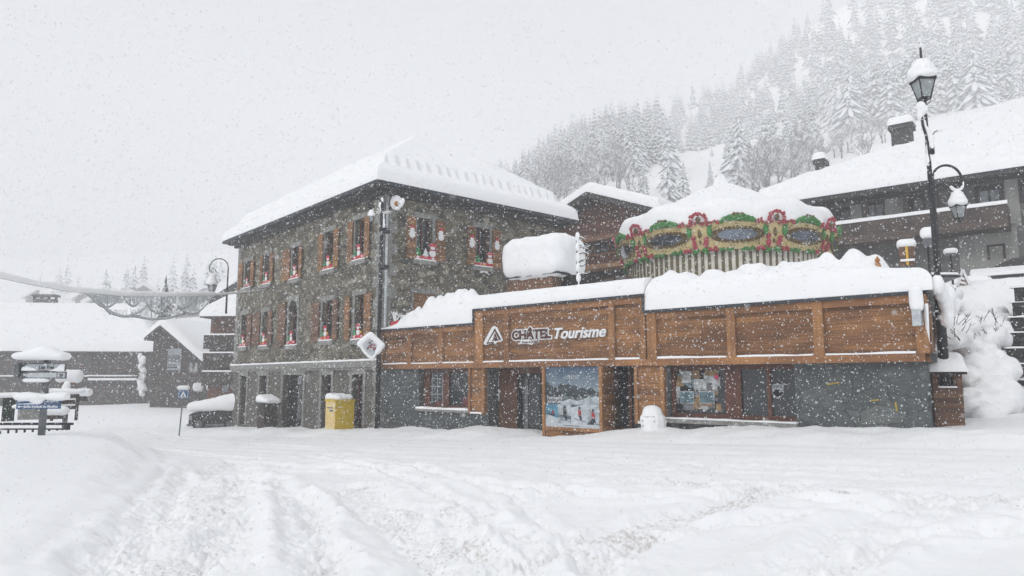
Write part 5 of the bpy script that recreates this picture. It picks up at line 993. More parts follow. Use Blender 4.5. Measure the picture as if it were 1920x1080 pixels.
def bin_():
    F = FL; d = 1.0; c = F.uu(490, 760, d); z1 = F.zz(497, 754, d); T = thing("litter_bin", "dark square litter bin with a slanting snow cap by the stone house", "bin", F.w(c, -.6, d))
    m = MB(); m.fbox(F, c - .35, c + .35, -.7, z1 - .12, d - .6, d); build(m, "body", M['dkwood'], T); m = MB(); m.fbox(F, c - .42, c + .42, z1 - .12, z1 - .04, d - .68, d + .07); build(m, "lid", M['metal'], T)
    mass("snow_cap", [(*F.w(c + .36 - k * .13, z1 + .12 - .012 * k, d - .1 - j * .2), .2, .2, .22 - .018 * k) for k in range(7) for j in range(3)], M['snow'], T, .04, rough=.012)
bin_()
def diamond_sign():
    F = FL; d = 1.3; uc, zc = F.at(694, 649, d); T = thing("diamond_sign", "snow-rimmed diamond-shaped floral shop sign hanging on the stone house corner", "sign", F.w(uc, zc, 0.1))
    px, py = F.w(uc, zc, d)[:2]; G = Frame((px, py), (1, .15)); G.u = np.abs(G.u) * np.sign([1, 1, 1]); s = .36
    m = MB(); m.prism(G, [(-s, 0), (0, -s * 1.15), (s, 0), (0, s * 1.05)] , -.05, .03); me = m; 
    m.v = [(a, b, c) for a, b, c in m.v]; m = MB(); m.prism(G, [(-s * .95, zc + .07), (.0 + .1, zc - s * 1.2), (s * 1.05, zc + .02), (.0, zc + s)], -.05, .03); build(m, "board", M['signwhite'], T)
    rg = random.Random(4); m = MB(); 
    for k in range(26): a = rg.random() * 6.28; q = rg.random() * .19; m.ball(G.w(q * math.cos(a) + .02, zc + q * math.sin(a), .04), (.03, .02, .03), k % 3, 0)
    build(m, "flower_picture", [M['red'], M['dark'], M['curtain']], T)
    pts = [(-s * .95, .07), (-s * .5, s * .6), (0, s), (s * .5, s * .55), (s * 1.05, .02), (s * .6, -s * .6), (.1, -s * 1.2), (-s * .45, -s * .55), (-s * .95, .07)]; cs = []
    for (a, b_), (c, e) in zip(pts[:-1], pts[1:]):
        for k in range(4): t = k / 4; f = .11 if b_ > -.05 else .06; cs.append((*G.w(a + (c - a) * t, zc + b_ + (e - b_) * t, 0), f, .1, f))
    mass("snow_rim", cs, M['snow'], T, .03, rough=.015); m = MB(); m.tube([G.w(.1, zc + .2, -.05), F.w(uc, zc + .3, 0)], .025, 6); build(m, "bracket", M['metal'], T)
diamond_sign()
def hanging_lights():
    A = P(-140, 494, 15); B = FL.w(*FL.at(502, 541, .05), .05); T = thing("light_garland", "snow-laden cable with a swagged net of Christmas lights hanging across the street", "garland", B)
    def on(px):                                           # point on the vertical plane of the cable below this pixel column
        ta = A[0] / A[1]; dx, dy = B[0] - A[0], B[1] - A[1]; t = (px - 960) / (FPX * CP + 0) ; k = (A[0] - t * A[1]) / (t * dy - dx); return A[1] + k * dy
    def at(px, py):
        Y = on(px)
        for _ in range(3):
            q = P(px, py, Y); k = ((q[0] - A[0]) * (B[0] - A[0]) + (q[1] - A[1]) * (B[1] - A[1])) / ((B[0] - A[0]) ** 2 + (B[1] - A[1]) ** 2); Y2 = A[1] + k * (B[1] - A[1]); r = ray(px, py); dx, dy = B[0] - A[0], B[1] - A[1]; s = (A[0] * dy - A[1] * dx) / (r[0] * dy - r[1] * dx); return EYE + r * s
    cp = [(-140, 494), (0, 518), (60, 531), (130, 543), (160, 546), (230, 552), (320, 553), (400, 551), (450, 547), (502, 541)]
    xs = np.linspace(-140, 500, 90); ys = np.interp(xs, [c[0] for c in cp], [c[1] for c in cp]); pts = [at(x, y + 3) for x, y in zip(xs, ys)]
    m = MB(); m.tube(pts, .012, 5); build(m, "cable", M['metal'], T)
    rr = [(.085 if x < 400 else .05) * (1 + .45 * float(fbm(np.array([x / 22.]), np.array([0.]), 3, 6)[0])) for x in xs]; rr = [r if x < 440 else .035 for r, x in zip(rr, xs)]
    m = MB(); m.tube([p + np.array([0, 0, r * .9]) for p, r in zip(pts, rr)], rr, 10); build(m, "cable_snow", M['snow'], T, smooth=True)
    def arc(x0, y0, x1, y1, yb, n=18): return [(x0 + (x1 - x0) * t, y0 + (y1 - y0) * t + (yb - (y0 + y1) / 2) * math.sin(math.pi * t) ** .8) for t in np.linspace(0, 1, n)]
    arcs = [arc(166, 548, 229, 551, 577), arc(229, 551, 270, 552, 575), arc(195, 576, 276, 574, 594), arc(268, 553, 322, 553, 588), arc(320, 553, 398, 553, 590), arc(304, 553, 372, 553, 580), [(157, 546), (172, 560), (195, 576)], [(250, 594), (285, 600), (315, 598), (350, 588)], [(195, 577), (205, 588), (230, 595), (262, 594)]]
    m = MB(); m2 = MB()
    for a in arcs: q = [at(*p) for p in a]; m.tube(q, .016, 4); m2.tube([p + np.array([0, 0, .03]) for p in q], .034, 6)
    for x0, x1, y in ((200, 201, 575), (283, 284, 600), (303, 304, 598), (243, 244, 574)): m.tube([at(x0, 552), at(x1, y)], .012, 4)
    build(m, "swag_wire", M['grey'], T); build(m2, "swag_frost", M['ice'], T, smooth=True)
    m = MB(); rg = random.Random(1)
    def strands(x0, x1, f, n):
        for k in range(n):
            x = x0 + (x1 - x0) * (k + rg.uniform(-.3, .3)) / n; yb = f(x); y = 552
            q = [at(x, y), at(x + rg.uniform(-1, 1), (y + yb) / 2), at(x + rg.uniform(-1, 1), y + (yb - y) * rg.uniform(.6, 1))]; m.tube(q, [.022, .024, .014], 3, cap=False)
    strands(172, 226, lambda x: 552 + 24 * math.sin(math.pi * (x - 166) / 63) ** .8, 44); strands(232, 268, lambda x: 552 + 21 * math.sin(math.pi * (x - 229) / 41) ** .8, 14)
    strands(323, 396, lambda x: 552 + 36 * math.sin(math.pi * (x - 320) / 78) ** .8, 44); strands(272, 320, lambda x: 552 + 34 * math.sin(math.pi * (x - 268) / 54) ** .8, 12)
    for k in range(60):
        x = rg.uniform(200, 275); q = at(x, rg.uniform(580, 592)); m.tube([q, at(x + rg.uniform(-6, 6), rg.uniform(578, 594))], .009, 3, cap=False)
    build(m, "light_string", M['ice'], T)
    c = at(330, 570); mass("snow_clump", [(*at(332, 566), .1, .1, .13), (*at(329, 574), .09, .09, .12), (*at(331, 560), .08, .08, .1)], M['snow'], T, .03, rough=.02)
    m = MB(); q = [at(330 + 5.5 * math.cos(a), 581 + 5 * math.sin(a)) for a in np.linspace(0, 6.28, 14)]; m.tube(q, .03, 6); build(m, "snow_ring", M['snow'], T, smooth=True)
hanging_lights()
def covered_car():
    Y = 36.5; p0 = P(358, 710, Y); x0, x1 = P(358, 710, Y)[0], P(445, 710, Y)[0]; T = thing("parked_car", "dark parked car buried under thick snow just left of the stone house", "car", ((x0 + x1) / 2, Y, -.7)); W = x1 - x0; g = -.75
    pr = [(0, .25), (0, .75), (.25, .85), (1.0, .95), (1.6, 1.45), (2.9, 1.5), (3.5, 1.0), (4.2, .95), (4.3, .6), (4.25, .25)]
    G = Frame((x0, Y), (1, 0)); m = MB(); m.prism(G, [(a * .6, g + b) for a, b in pr][::-1], -1.7, 0); build(m, "body", M['black'], T)
    for u in (.55, 2.1):
        for d in (.02, -1.7): m = MB(); c = G.w(u, g + .32, d); m.tube([c + [0, -.08, 0], c + [0, .1, 0]], .32, 16); w = build(m, "wheel", M['dark'], T); m = MB(); m.tube([c + [0, -.085, 0], c + [0, -.08, 0]], .18, 12); build(m, "rim", M['grey'], w)
    m = MB(); m.fbox(G, .02, .16, g + .5, g + .72, 0, .02); build(m, "headlight", M['lglass'], T); m = MB(); m.fbox(G, 1.1, 1.9, g + .98, g + 1.35, 0, .015); build(m, "side_window", M['glass'], T)
    m = MB(); m.fbox(G, -.06, 2.6, g + .2, g + .32, .0, .05); build(m, "side_skirt", M['grey'], T)
    z = lambda py: P(400, py, Y)[2]; cs = []
    for k in range(14):
        u = .12 + k * .2; top = float(np.interp(u / W, [0, .3, .6, 1], [z(757), z(752), z(745), z(735)])); zb = z(772)
        for d in (-.0, -.5, -1.0, -1.5): cs.append((*G.w(u, (top + zb) / 2 + .03, d - .1), .26, .32, (top - zb) / 2 + .02))
    mass("snow_cover", cs, M['snow'], T, .07, rough=.03)
covered_car()
def kiosk():
    Y = 15.2; F = Frame(P(1742, 710, Y)[:2], (1, -.45)); 
    if F.u[0] < 0: F.u = -F.u
    g = .5; T = thing("information_stand", "small roofed wooden information stand with a snow-loaded roof at the office corner", "notice board", F.w(.35, g)); l, r = F.uu(1748), F.uu(1804); zt = F.zz(1776, 702); zw = F.zz(1776, 727)
    for a in (l, r - .1):
        for dd in (0, -.5): m = MB(); m.fbox(F, a, a + .1, g, zt, dd - .1, dd); build(m, "post", M['dkshutter'], T)
    m = MB(); m.fbox(F, l + .1, r - .1, g, zw, -.06, -.02); build(m, "board", M['dkshutter'], T); m = MB(); m.fbox(F, l + .1, r - .1, zw, zw + .03, -.1, .02); build(m, "ledge_snow", M['snow'], T)
    m = MB(); m.fbox(F, l + .12, l + .42, zw + .05, zt - .05, -.5, -.46); build(m, "notice", M['dark'], T)
    m = MB(); m.fbox(F, l - .05, r + .08, zt, zt + .05, -.7, .12); build(m, "roof", M['dkwood'], T)
    m = MB(); slab(m, F, l - .09, r + .10, -.15, .75, roof_top(lambda U, V: zt + .05 + .22 * sst(-.15, .4, V), .20, l - .09, r + .10, -.15, .75, .16, .02, 6), lambda U, V: zt + .052 + 0 * U, .04); build(m, "roof_snow", M['snow'], T, smooth=True)
kiosk()
def planter():
    F = FO; c = F.w(F.uu(1224, 800, .45), ga(*F.w(F.uu(1224, 800, .45), 0, .45)[:2]), .45); T = thing("snowy_planter", "rough round pot with a smooth snow top beside the shop window", "planter", c)
    m = MB(); m.lathe(c, [(.2, -.2), (.27, -.1), (.30, .2), (.28, .3)], 14); o = build(m, "pot", M['ice'], T, smooth=True)
    mass("snow_crust", [(c[0] + .24 * math.cos(a), c[1] + .24 * math.sin(a), c[2] + z, .09, .09, .10) for a in np.linspace(0, 6, 12) for z in (-.02, .12, .22)] + [(c[0], c[1], c[2] + .36, .24, .24, .20), (c[0], c[1], c[2] + .24, .28, .28, .15)], M['snow'], T, .035, rough=.03)
planter()
# ------------------------------------------------------------------ snowed-in bank on the right
def lumps(px0, px1, py0, py1, Y0, Y1, n, r0, r1, rg, shape=None):
    out = []
    for k in range(n):
        for _ in range(30):
            px, py = rg.uniform(px0, px1), rg.uniform(py0, py1)
            if shape is None or shape(px, py): break
        Y = Y0 + (Y1 - Y0) * (py1 - py) / (py1 - py0) + rg.uniform(-.2, .2); p = P(px, py, Y); r = rg.uniform(r0, r1); out.append((*p, r * 1.1, r * 1.1, r * .8))
    return out
def right_bank():
    rg = random.Random(12)
    def big(px, py):
        return np.interp(py, [635, 680, 740, 790], [1830, 1800, 1812, 1815]) < px < np.interp(py, [635, 660, 690, 740, 790], [1850, 1875, 1885, 1890, 1880])
    cs = lumps(1795, 1892, 645, 785, 17.0, 19.5, 95, .17, .40, rg, big)
    T = thing("snow_laden_conifer", "stacked dome of a conifer wholly buried in snow right of the information stand", "tree", (cs[0][0], 17.5, .9)); mass("snow_cover", cs, M['snow'], T, .07, smooth=3, rough=.09, seed=4)
    m = MB(); c = P(1850, 770, 18.3); m.lathe((c[0], c[1], .7), [(.14, 0), (.09, .9)], 7); build(m, "trunk", M['trunk'], T)
    m = MB()
    for k in range(170):
        py = rg.uniform(660, 788); px = np.interp(py, [660, 690, 740, 790], [1872, 1886, 1890, 1880]) + rg.uniform(-14, 5); p = P(px, py, 17.6 + (790 - py) * .012); m.tube([p, p + np.array([rg.uniform(.1, .35), rg.uniform(-.2, .1), rg.uniform(-.22, -.02)])], [.03, .008], 4)
    build(m, "needle_twigs", M['darkspruce'], T)
    for nm, lb, (a, b, c, d), Y0, Y1, n, r0, r1, nt in (("snowy_shrub", "leafless shrub with dark twigs poking from round snow above the conifer dome", (1795, 1880, 590, 640), 19.5, 20.5, 26, .25, .42, 26), ("snowy_shrub", "low snow-covered shrub squeezed behind the tall lamp post", (1768, 1812, 600, 640), 17.5, 18.5, 12, .2, .32, 10), ("snowy_shrub", "tall leaning snow plume right behind the tall lamp post", (1768, 1785, 545, 605), 18.5, 20, 12, .18, .28, 4)):
        cs = lumps(a, b, c, d, Y0, Y1, n, r0, r1, rg); base = P((a + b) / 2, d, Y0); T = thing(nm, lb, "shrub", base, "snow-covered shrubs on the bank"); mass("snow_cover", cs, M['snow'], T, .06, smooth=2, rough=.10, seed=n); m = MB()
        for k in range(nt): p = P(rg.uniform(a + 5, b), rg.uniform(c + 5, d), Y0 - .25); twigs(m, p, 1, .35, rg, .01, .7)
        build(m, "twig", M['trunk'], T)
    cs = lumps(1790, 1890, 540, 600, 21.5, 25, 46, .45, .8, rg, lambda px, py: py > np.interp(px, [1790, 1810, 1845, 1885], [530, 536, 552, 580])); cs += lumps(1800, 1900, 600, 640, 20.5, 22, 20, .4, .6, rg)
    o = mass("snow_drift", cs, M['snow'], at=P(1840, 640, 22), voxel=.12, smooth=6, rough=.05); tag(o, "big smooth snow drift heaped on the bank below the large chalet", "snow drift", kind="structure")
    # retaining wall / steps
    F = Frame(P(1866, 710, 19.0)[:2], (-AZ(-51)[0], -AZ(-51)[1])); T = thing("terrace_wall", "dark dry stone terrace wall with thin snow ledges at the right edge", "wall", F.w(3, .8)); u0 = 0; z = .5
    rows = 9
    for k in range(rows):
        d = -.16 * k; m = MB(); m.fbox(F, u0 + .0 + .06 * k, 9, z, z + .42, d - 1.0, d); st = build(m, "stone_course", M['dkrock'], T); z += .42
        m = MB(); slab(m, F, u0 + .05 * k, 9, -d - .03, -d + .2, lambda U, V: z + .02 + .11 * np.clip(fbm(U * 2.2 + k * 9, V * 2, 3, k) + .22, 0, 1), lambda U, V: z + .001 + 0 * U, .09); build(m, "ledge_snow", M['snow'], st, smooth=True)
M['dkrock'] = stone_mat("dark_dry_stone", 4.5, [(.035, .037, .04), (.06, .06, .062), (.025, .025, .03)], (.01, .01, .01), .08, (1, 1, 2.2), .2)
right_bank()
def small_right():
    F = local_frame(1700, 20.5); 
    if F.u[0] < 0: F.u = -F.u
    u0, u1, z0, z1 = win_px(F, 1686, 1716, 462, 497); T = thing("gift_box", "brown wrapped box decoration with a yellow ribbon and snow on top", "decoration", F.w(0, z0)); m = MB(); m.fbox(F, u0, u1, z0, z1, -.35, 0); build(m, "box", M['dkshutter'], T); c = (u0 + u1) / 2; m = MB(); m.fbox(F, c - .03, c + .03, z0, z1, 0, .015); build(m, "ribbon", M['yellow'], T)
    m = MB(); m.fbox(F, u0 + .02, u1 - .02, F.zz(1700, 490), F.zz(1700, 486), 0, .05); build(m, "snow_strip", M['snow'], T)
    mass("snow_cap", [(*F.w(u0 + .08 + (u1 - u0 - .16) * k / 4, z1 + .1, -.1 - j * .12), .14, .14, .14) for k in range(5) for j in range(3)], M['snow'], T, .035, rough=.01); m = MB(); m.tube([F.w(c, 3.2, -.2), F.w(c, z0, -.2)], .04, 6); build(m, "pole", M['metal'], T)
    for nm, lb, q, YY in (("round_lamp", "ball-shaped snow-capped sign partly hidden behind the tall lamp post", (1731, 1748, 448, 462), 19), ("snowy_box", "small box on a stick with a snow cap right of the second lamp post", (1773, 1792, 475, 478), 22)):
        F = local_frame((q[0] + q[1]) / 2, YY)
        if F.u[0] < 0: F.u = -F.u
        u0, u1, z0, z1 = win_px(F, *q); c = (u0 + u1) / 2; T = thing(nm, lb, "lamp" if nm[0] == 'r' else "box", F.w(c, 3.2)); m = MB(); m.fbox(F, u0, u1, z0, z1, -.15, .05); build(m, "housing", M['grey'], T); m = MB(); m.tube([F.w(c, 3., -.05), F.w(c, z0, -.05)], .03, 6); build(m, "pole", M['metal'], T)
        mass("snow_cap", [(*F.w(u0 + .05 + (u1 - u0 - .1) * k / 4, z1 + .07 + (.1 if nm[0] == 'r' else 0), -.05), .12, .14, .11 + (.06 if nm[0] == 'r' else 0)) for k in range(5)], M['snow'], T, .03, rough=.008)
    F = local_frame(1805, 22.5)
    if F.u[0] < 0: F.u = -F.u
    T = thing("wooden_trestle", "snowy pointed wooden frame like a small ladder tree beside the lamp post", "wooden frame", F.w(0, 3.4)); pk = F.at(1804, 508); bl = F.at(1793, 545); br = F.at(1824, 552)
    for a, b in ((pk, bl), (pk, br)): m = MB(); m.tube([F.w(*a), F.w(*b)], .035, 6); p = build(m, "leg", M['dkshutter'], T); m = MB(); m.tube([F.w(*a) + [0, -.03, .04], F.w(*b) + [0, -.03, .04]], .04, 6); build(m, "snow", M['snow'], p, smooth=True)
    for t in (.25, .45, .65, .85): m = MB(); a = F.w(pk[0] + (bl[0] - pk[0]) * t, pk[1] + (bl[1] - pk[1]) * t); b = F.w(pk[0] + (br[0] - pk[0]) * t, pk[1] + (br[1] - pk[1]) * t); m.tube([a, b], .028, 5); p = build(m, "rung", M['dkshutter'], T); m = MB(); m.tube([a + [0, 0, .03], b + [0, 0, .03]], .02, 5); build(m, "snow", M['snow'], p)
small_right()
# ------------------------------------------------------------------ clutter behind the direction signs
def left_clutter():
    def block(nm, lb, cat, q, Y, mat, cap, depth=.6, parts=None):
        F = local_frame((q[0] + q[1]) / 2, Y)
        if F.u[0] < 0: F.u = -F.u
        u0, u1, z0, z1 = win_px(F, *q); T = thing(nm, lb, cat, F.w((u0 + u1) / 2, z0)); 
        if parts: parts(F, u0, u1, z0, z1, T)
        else: m = MB(); m.fbox(F, u0, u1, z0, z1, -depth, 0); build(m, "body", M[mat], T)
        n = max(3, int((u1 - u0) / .2)); mass("snow_cap", [(*F.w(u0 + (u1 - u0) * k / n, z1 + cap * .5, -depth * j / 2), .2 * (u1 - u0) ** .3, .25, cap * .6) for k in range(n + 1) for j in range(3)], M['snow'], T, .05, rough=.02); return T
    def bird(F, u0, u1, z0, z1, T):
        c = (u0 + u1) / 2; m = MB(); m.fbox(F, c - .06, c + .06, z0 - 1.6, z1, -.36, -.24); build(m, "post", M['dkwood'], T); m = MB(); m.prism(F, [(u0, z0), (u0 + .12, z0), (c, z1 - .1), (u1 - .12, z0), (u1, z0), (c, z1 + .12)][::-1], -.6, 0); build(m, "roof", M['chaletbeam'], T)
    block("roofed_shrine", "small gabled wooden shelter on a post under a big snow dome behind the signs", "shelter", (112, 145, 716, 722), 27, 'dkwood', .42, parts=bird)
    def fence(F, u0, u1, z0, z1, T):
        for k in range(3): m = MB(); a = z1 - (z1 - z0) * (k + .6) / 3; m.fbox(F, u0, u1, a, a + (z1 - z0) / 5, -.08, 0); b = build(m, "rail", M['dkwood'], T); m = MB(); m.fbox(F, u0, u1, a + (z1 - z0) / 5, a + (z1 - z0) / 5 + .05, -.1, .02); build(m, "snow_strip", M['snow'], b)
        for a in (u0, u1 - .1): m = MB(); m.fbox(F, a, a + .1, z0 - .3, z1, -.12, .03); build(m, "post", M['dkwood'], T)
    block("wooden_fence", "slatted wooden fence panel with snow on each rail right of the blue signs", "fence", (96, 148, 739, 772), 25, 'dkwood', .18, .1, fence)
    block("stone_pillar", "grey stone block half hidden behind the blue direction boards", "pillar", (33, 76, 766, 787), 22, 'quoin', .12, .5)
    block("hedge", "dark clipped hedge with yellowish tips left of the blue boards", "hedge", (4, 28, 745, 790), 23, 'darkspruce', .12, .7)
    block("snow_topped_crate", "low dark crate with a snow lump under the fence", "crate", (76, 118, 778, 786), 24, 'dkwood', .25, .5)
    block("garden_box", "dark planting box far behind the fence with a snow top", "planter", (148, 165, 742, 752), 34, 'dkwood', .3, .6)
    for k, (px, w, Y) in enumerate(((371, 12, 60), (399, 16, 58))): block("snow_topped_shrub", ("left of two round snow-capped bushes by the dark gable house", "right of two round snow-capped bushes by the brown balconied house")[k], "shrub", (px - w / 2, px + w / 2, 733, 738), Y, 'trunk', .6, .5)
    F = local_frame(134, 26)
    T = thing("round_sign", "thin post with a snow-caked round sign in front of the slatted fence", "sign", (F.o[0], F.o[1], -.6)); z = P(134, 732, 26)[2]; m = MB(); m.tube([(F.o[0], 26 - .3, -.7), (F.o[0], 25.7, z)], .03, 6); build(m, "pole", M['grey'], T); mass("snow_cap", [(F.o[0], 25.7, z + .05, .16, .08, .17), (F.o[0] + .05, 25.7, z + .2, .12, .08, .13)], M['snow'], T, .03)
    # plastered creeper on the corner of the long house
    T = thing("snowy_climber", "twisted snow-plastered climbing plant at the right end of the long house", "plant", P(268, 740, 73)); m = MB(); rg = random.Random(7); pts = [P(266 + 4 * math.sin(y * .2), y, 72.5) for y in range(740, 690, -4)]; m.tube(pts, [.25 + .15 * rg.random() for _ in pts], 6)
    for k in range(12): p = P(266 + rg.uniform(-4, 4), rg.uniform(664, 738), 72.4); m.ball(p, (.25, .2, .35), 0, 1)
    build(m, "snowy_stem", M['snow'], T, smooth=True); m = MB(); twigs(m, P(268, 715, 72.4), 14, 1.2, rg, .04, .6); build(m, "twig", M['trunk'], T)
left_clutter()
# ------------------------------------------------------------------ window decorations
def decorations():
    def deco(F, uc, z0, w, k, lb, legs):
        T = thing("window_decoration", lb, "decoration", F.w(uc, z0, .12), "painted snowman cut-outs on the window sills"); d = .10; s = w / .8; v_ = .56 * s
        X = lambda pts, cu, cz, sc_=1: [(uc + (cu + x * sc_) * s * flip, z0 + (cz + y * sc_) * v_) for x, y in pts][::flip]
        flip = 1 if F is FR else 1
        def disc(cu, cz, r, n=12): return [(uc + cu * s + r * math.cos(a) * v_ * 1.1, z0 + (cz + r * math.sin(a)) * v_) for a in np.linspace(0, 2 * math.pi, n, endpoint=False)]
        m = MB(); m.fbox(F, uc - .42 * s, uc + .42 * s, z0, z0 + .26 * v_, d - .02, d); b = build(m, "red_board", M['red'], T)
        m = MB(); 
        for c in (-.28, .28) if k % 2 == 0 else (0,): m.prism(F, [(uc + (c + (.09 if j % 2 == 0 else .04) * math.cos(j * math.pi / 5 + .3)) * s, z0 + (.13 + (.09 if j % 2 == 0 else .04) * math.sin(j * math.pi / 5 + .3)) * v_) for j in range(10)], d, d + .01)
        build(m, "star", M['white'] if k % 2 == 0 else M['yellow'], b)
        tx = -.28 if F is FR else .28
        m = MB()
        for cu, sc_ in ((tx, .5),): m.prism(F, [(uc + (cu + x * sc_) * s, z0 + (.22 + y * sc_) * v_) for x, y in ((-.3, 0), (.3, 0), (.17, .35), (.24, .35), (.12, .65), (.17, .65), (0, 1.05), (-.17, .65), (-.12, .65), (-.24, .35), (-.17, .35))], d - .015, d + .001)
        build(m, "green_tree", M['green'], T)
        m = MB()
        if k in (0, 1, 4): m.prism(F, [(uc + (0 + x * .4) * s, z0 + (.24 + y * .45) * v_) for x, y in ((-.3, 0), (.3, 0), (.12, .4), (.18, .4), (0, 1), (-.18, .4), (-.12, .4))], d - .014, d + .002); build(m, "white_tree", M['white'], T)
        else: m.prism(F, [(uc + (-tx * .7 + .0 + (.13 if j % 2 == 0 else .06) * math.cos(j * math.pi / 5)) * s, z0 + (.42 + (.13 if j % 2 == 0 else .06) * math.sin(j * math.pi / 5)) * v_) for j in range(10)], d - .014, d + .003); build(m, "yellow_star", M['yellow'], T)
        sx = .26 if F is FR else -.02
        m = MB(); m.prism(F, disc(sx, .42, .20), d - .01, d + .012); m.prism(F, disc(sx, .74, .135), d - .01, d + .013); sn = build(m, "snowman", M['white'], T)
        m = MB(); m.prism(F, [(uc + (sx + x) * s, z0 + y * v_) for x, y in ((-.16, .80), (.16, .80), (.13, .94), (.02, 1.02), (-.12, .93))], d - .01, d + .02); m.prism(F, [(uc + (sx + x) * s, z0 + y * v_) for x, y in ((-.13, .57), (.13, .57), (.14, .63), (-.14, .63))], d - .01, d + .021); build(m, "red_hat", M['red'], sn)
        if legs:
            m = MB(); q = [(-.1, 0), (-.14, -.2), (-.2, -.42), (-.05, -.38), (0, -.3), (.06, -.4), (.2, -.4), (.12, -.18), (.1, 0)]; m.prism(F, [(uc + (x) * s, z0 + (-.02 + y) * v_) for x, y in q][::-1], d - .01, d + .015); build(m, "hanging_figure", M['white'], T)
    ups = [(254 / 3.858 + 400, 538), (502, 533), (555, 522), (618, 506), (676, 487)]; lows = [(458, 650), (497, 648), (549, 646), (613, 638), (675, 636)]
    nm = ["nearest the far left corner", "second from the far left corner", "in the middle", "second from the street corner", "nearest the street corner"]
    for i, row in enumerate((ups, lows)):
        for j, (px, py) in enumerate(row):
            u, z = FL.at(px, py); deco(FL, u, z + .03, .62 if i == 0 and j == 0 else .78, j + i * 2, ("red-hatted snowman and tree in the top-floor long-side window " if i == 0 else "red-hatted snowman and tree in the lower long-side window ") + nm[j], (i, j) in ((0, 2), (0, 4), (1, 0), (1, 2), (1, 4)))
    for k, (px, py) in enumerate(((795, 490), (905, 502))):
        u, z = FR.at(px, py); deco(FR, u, z + .03, .98 if k == 0 else .9, k * 3, ("two trees and a snowman on red board in left front window", "snowman, star and tree on red board in right front window")[k], k == 1)
    for k, (px, py, sd) in enumerate(((769, 436, "left shutter of the left"), (823, 442, "right shutter of the left"), (881, 454, "left shutter of the right"), (928, 460, "right shutter of the right"))):
        u, z = FR.at(px, py); T = thing("snowman_cutout", "small white snowman plaque on the %s front window" % sd, "decoration", FR.w(u, z, .15), "snowman plaques on the front shutters"); m = MB()
        for cz, r in ((-.09, .13), (.1, .095)): m.prism(FR, [(u + r * math.cos(a), z + cz + r * math.sin(a)) for a in np.linspace(0, 6.283, 12, endpoint=False)], .14, .155 + cz * .02)
        m.prism(FR, [(u - .17, z + .02), (u + .17, z - .02), (u + .17, z + .02), (u - .17, z + .06)], .14, .15); sn = build(m, "body", M['white'], T); m = MB(); m.prism(FR, [(u - .1, z + .16), (u + .1, z + .16), (u + .06, z + .26), (u - .07, z + .25)], .14, .165); build(m, "red_hat", M['red'], T)
decorations()
# ------------------------------------------------------------------ trees
def spruce(name_seed, h=1.0, layers=17, nb=9, w=.22, droop=.5):
    rg = random.Random(name_seed); m = MB()
    for i in range(layers):
        t = i / (layers - 1); z = h * (.06 + .90 * t + rg.uniform(-.012, .012)); R = h * w * (1 - t) ** .85 * (1 + .15 * rg.uniform(-1, 1)) + .008 * h; n = max(4, int(nb * (1 - t * .55))); ph = rg.random() * 6.28
        for k in range(n):
            a = ph + 6.283 * k / n + rg.uniform(-.25, .25); r = R * rg.uniform(.55, 1.2); ca, sa = math.cos(a), math.sin(a); bw = max(.018 * h, 2.1 * r / n * 1.2); th = .022 * h * (1.3 - t); dr = droop * r * rg.uniform(.7, 1.4); zj = rg.uniform(-.02, .02) * h
            prof = [(0.0, .35, .02), (.4, 1.0, .015 - .25 * dr / h), (.75, .95, -.62 * dr / h), (1.0, .3, -1.0 * dr / h)]; vs = []
            for f, ww, dz in prof:
                x, y = ca * r * f, sa * r * f; hw = bw * ww * .5; zz = z + zj + dz * h + rg.uniform(-.006, .006) * h
                vs += [(x - sa * hw, y + ca * hw, zz - th * .8 * ww), (x, y, zz + th * ww * .9), (x + sa * hw, y - ca * hw, zz - th * .8 * ww), (x, y, zz - th * 2.0 * ww)]
            fs = []
            for j in range(3):
                for q in range(4): fs.append((j * 4 + q, j * 4 + (q + 1) % 4, j * 4 + 4 + (q + 1) % 4, j * 4 + 4 + q))
            fs.append((12, 13, 14, 15)); m.add(vs, fs)
    m.add([(.012 * h, 0, h * .93), (-.006 * h, .01 * h, h * .93), (-.006 * h, -.01 * h, h * .93), (0, 0, h)], [(0, 1, 3), (1, 2, 3), (2, 0, 3)]); return m
def trunk_mb(h, r): m = MB(); m.tube([(0, 0, -h * .06), (0, 0, h * .5), (0, 0, h * .93)], [r, r * .6, r * .12], 7); return m
proto = []
def tree_proto(seed, mat, nm, label, cat, **kw):
    T = bpy.data.objects.new(nm, None); tag(T, label, cat); COL.objects.link(T); ORG[T.name] = (0, 0, 0); c = build(spruce(seed, 1.0, **kw), "crown", M[mat], T); t = build(trunk_mb(1, .02), "trunk", M['trunk'], T); return (T, [c, t])
rgt = np.random.RandomState(5); spots = []
def sample(n, pxa, pxb, da, db, ha, hb, kind, cond=None):
    k = 0
    while k < n:
        px = rgt.uniform(pxa, pxb); d = rgt.uniform(da ** .5, db ** .5) ** 2 if True else 0; x = (px - 960) / 1363 * d
        if cond and not cond(px, d): k += .02; continue
        z = float(H(np.array([x]), np.array([d]))[0]); spots.append((x, d, z, rgt.uniform(ha, hb), kind)); k += 1
sample(520, 925, 1262, 170, 322, 9, 16, 1, lambda p, d: d > np.interp(p, [925, 1200, 1262], [200, 170, 185]))
sample(230, 1250, 1560, 285, 398, 11, 17, 2); sample(330, 1560, 2150, 232, 398, 14, 22, 2); sample(80, 1620, 2000, 214, 240, 16, 25, 2)
sample(22, 1450, 1560, 170, 215, 9, 15, 3); sample(26, 60, 420, 190, 290, 9, 16, 4)
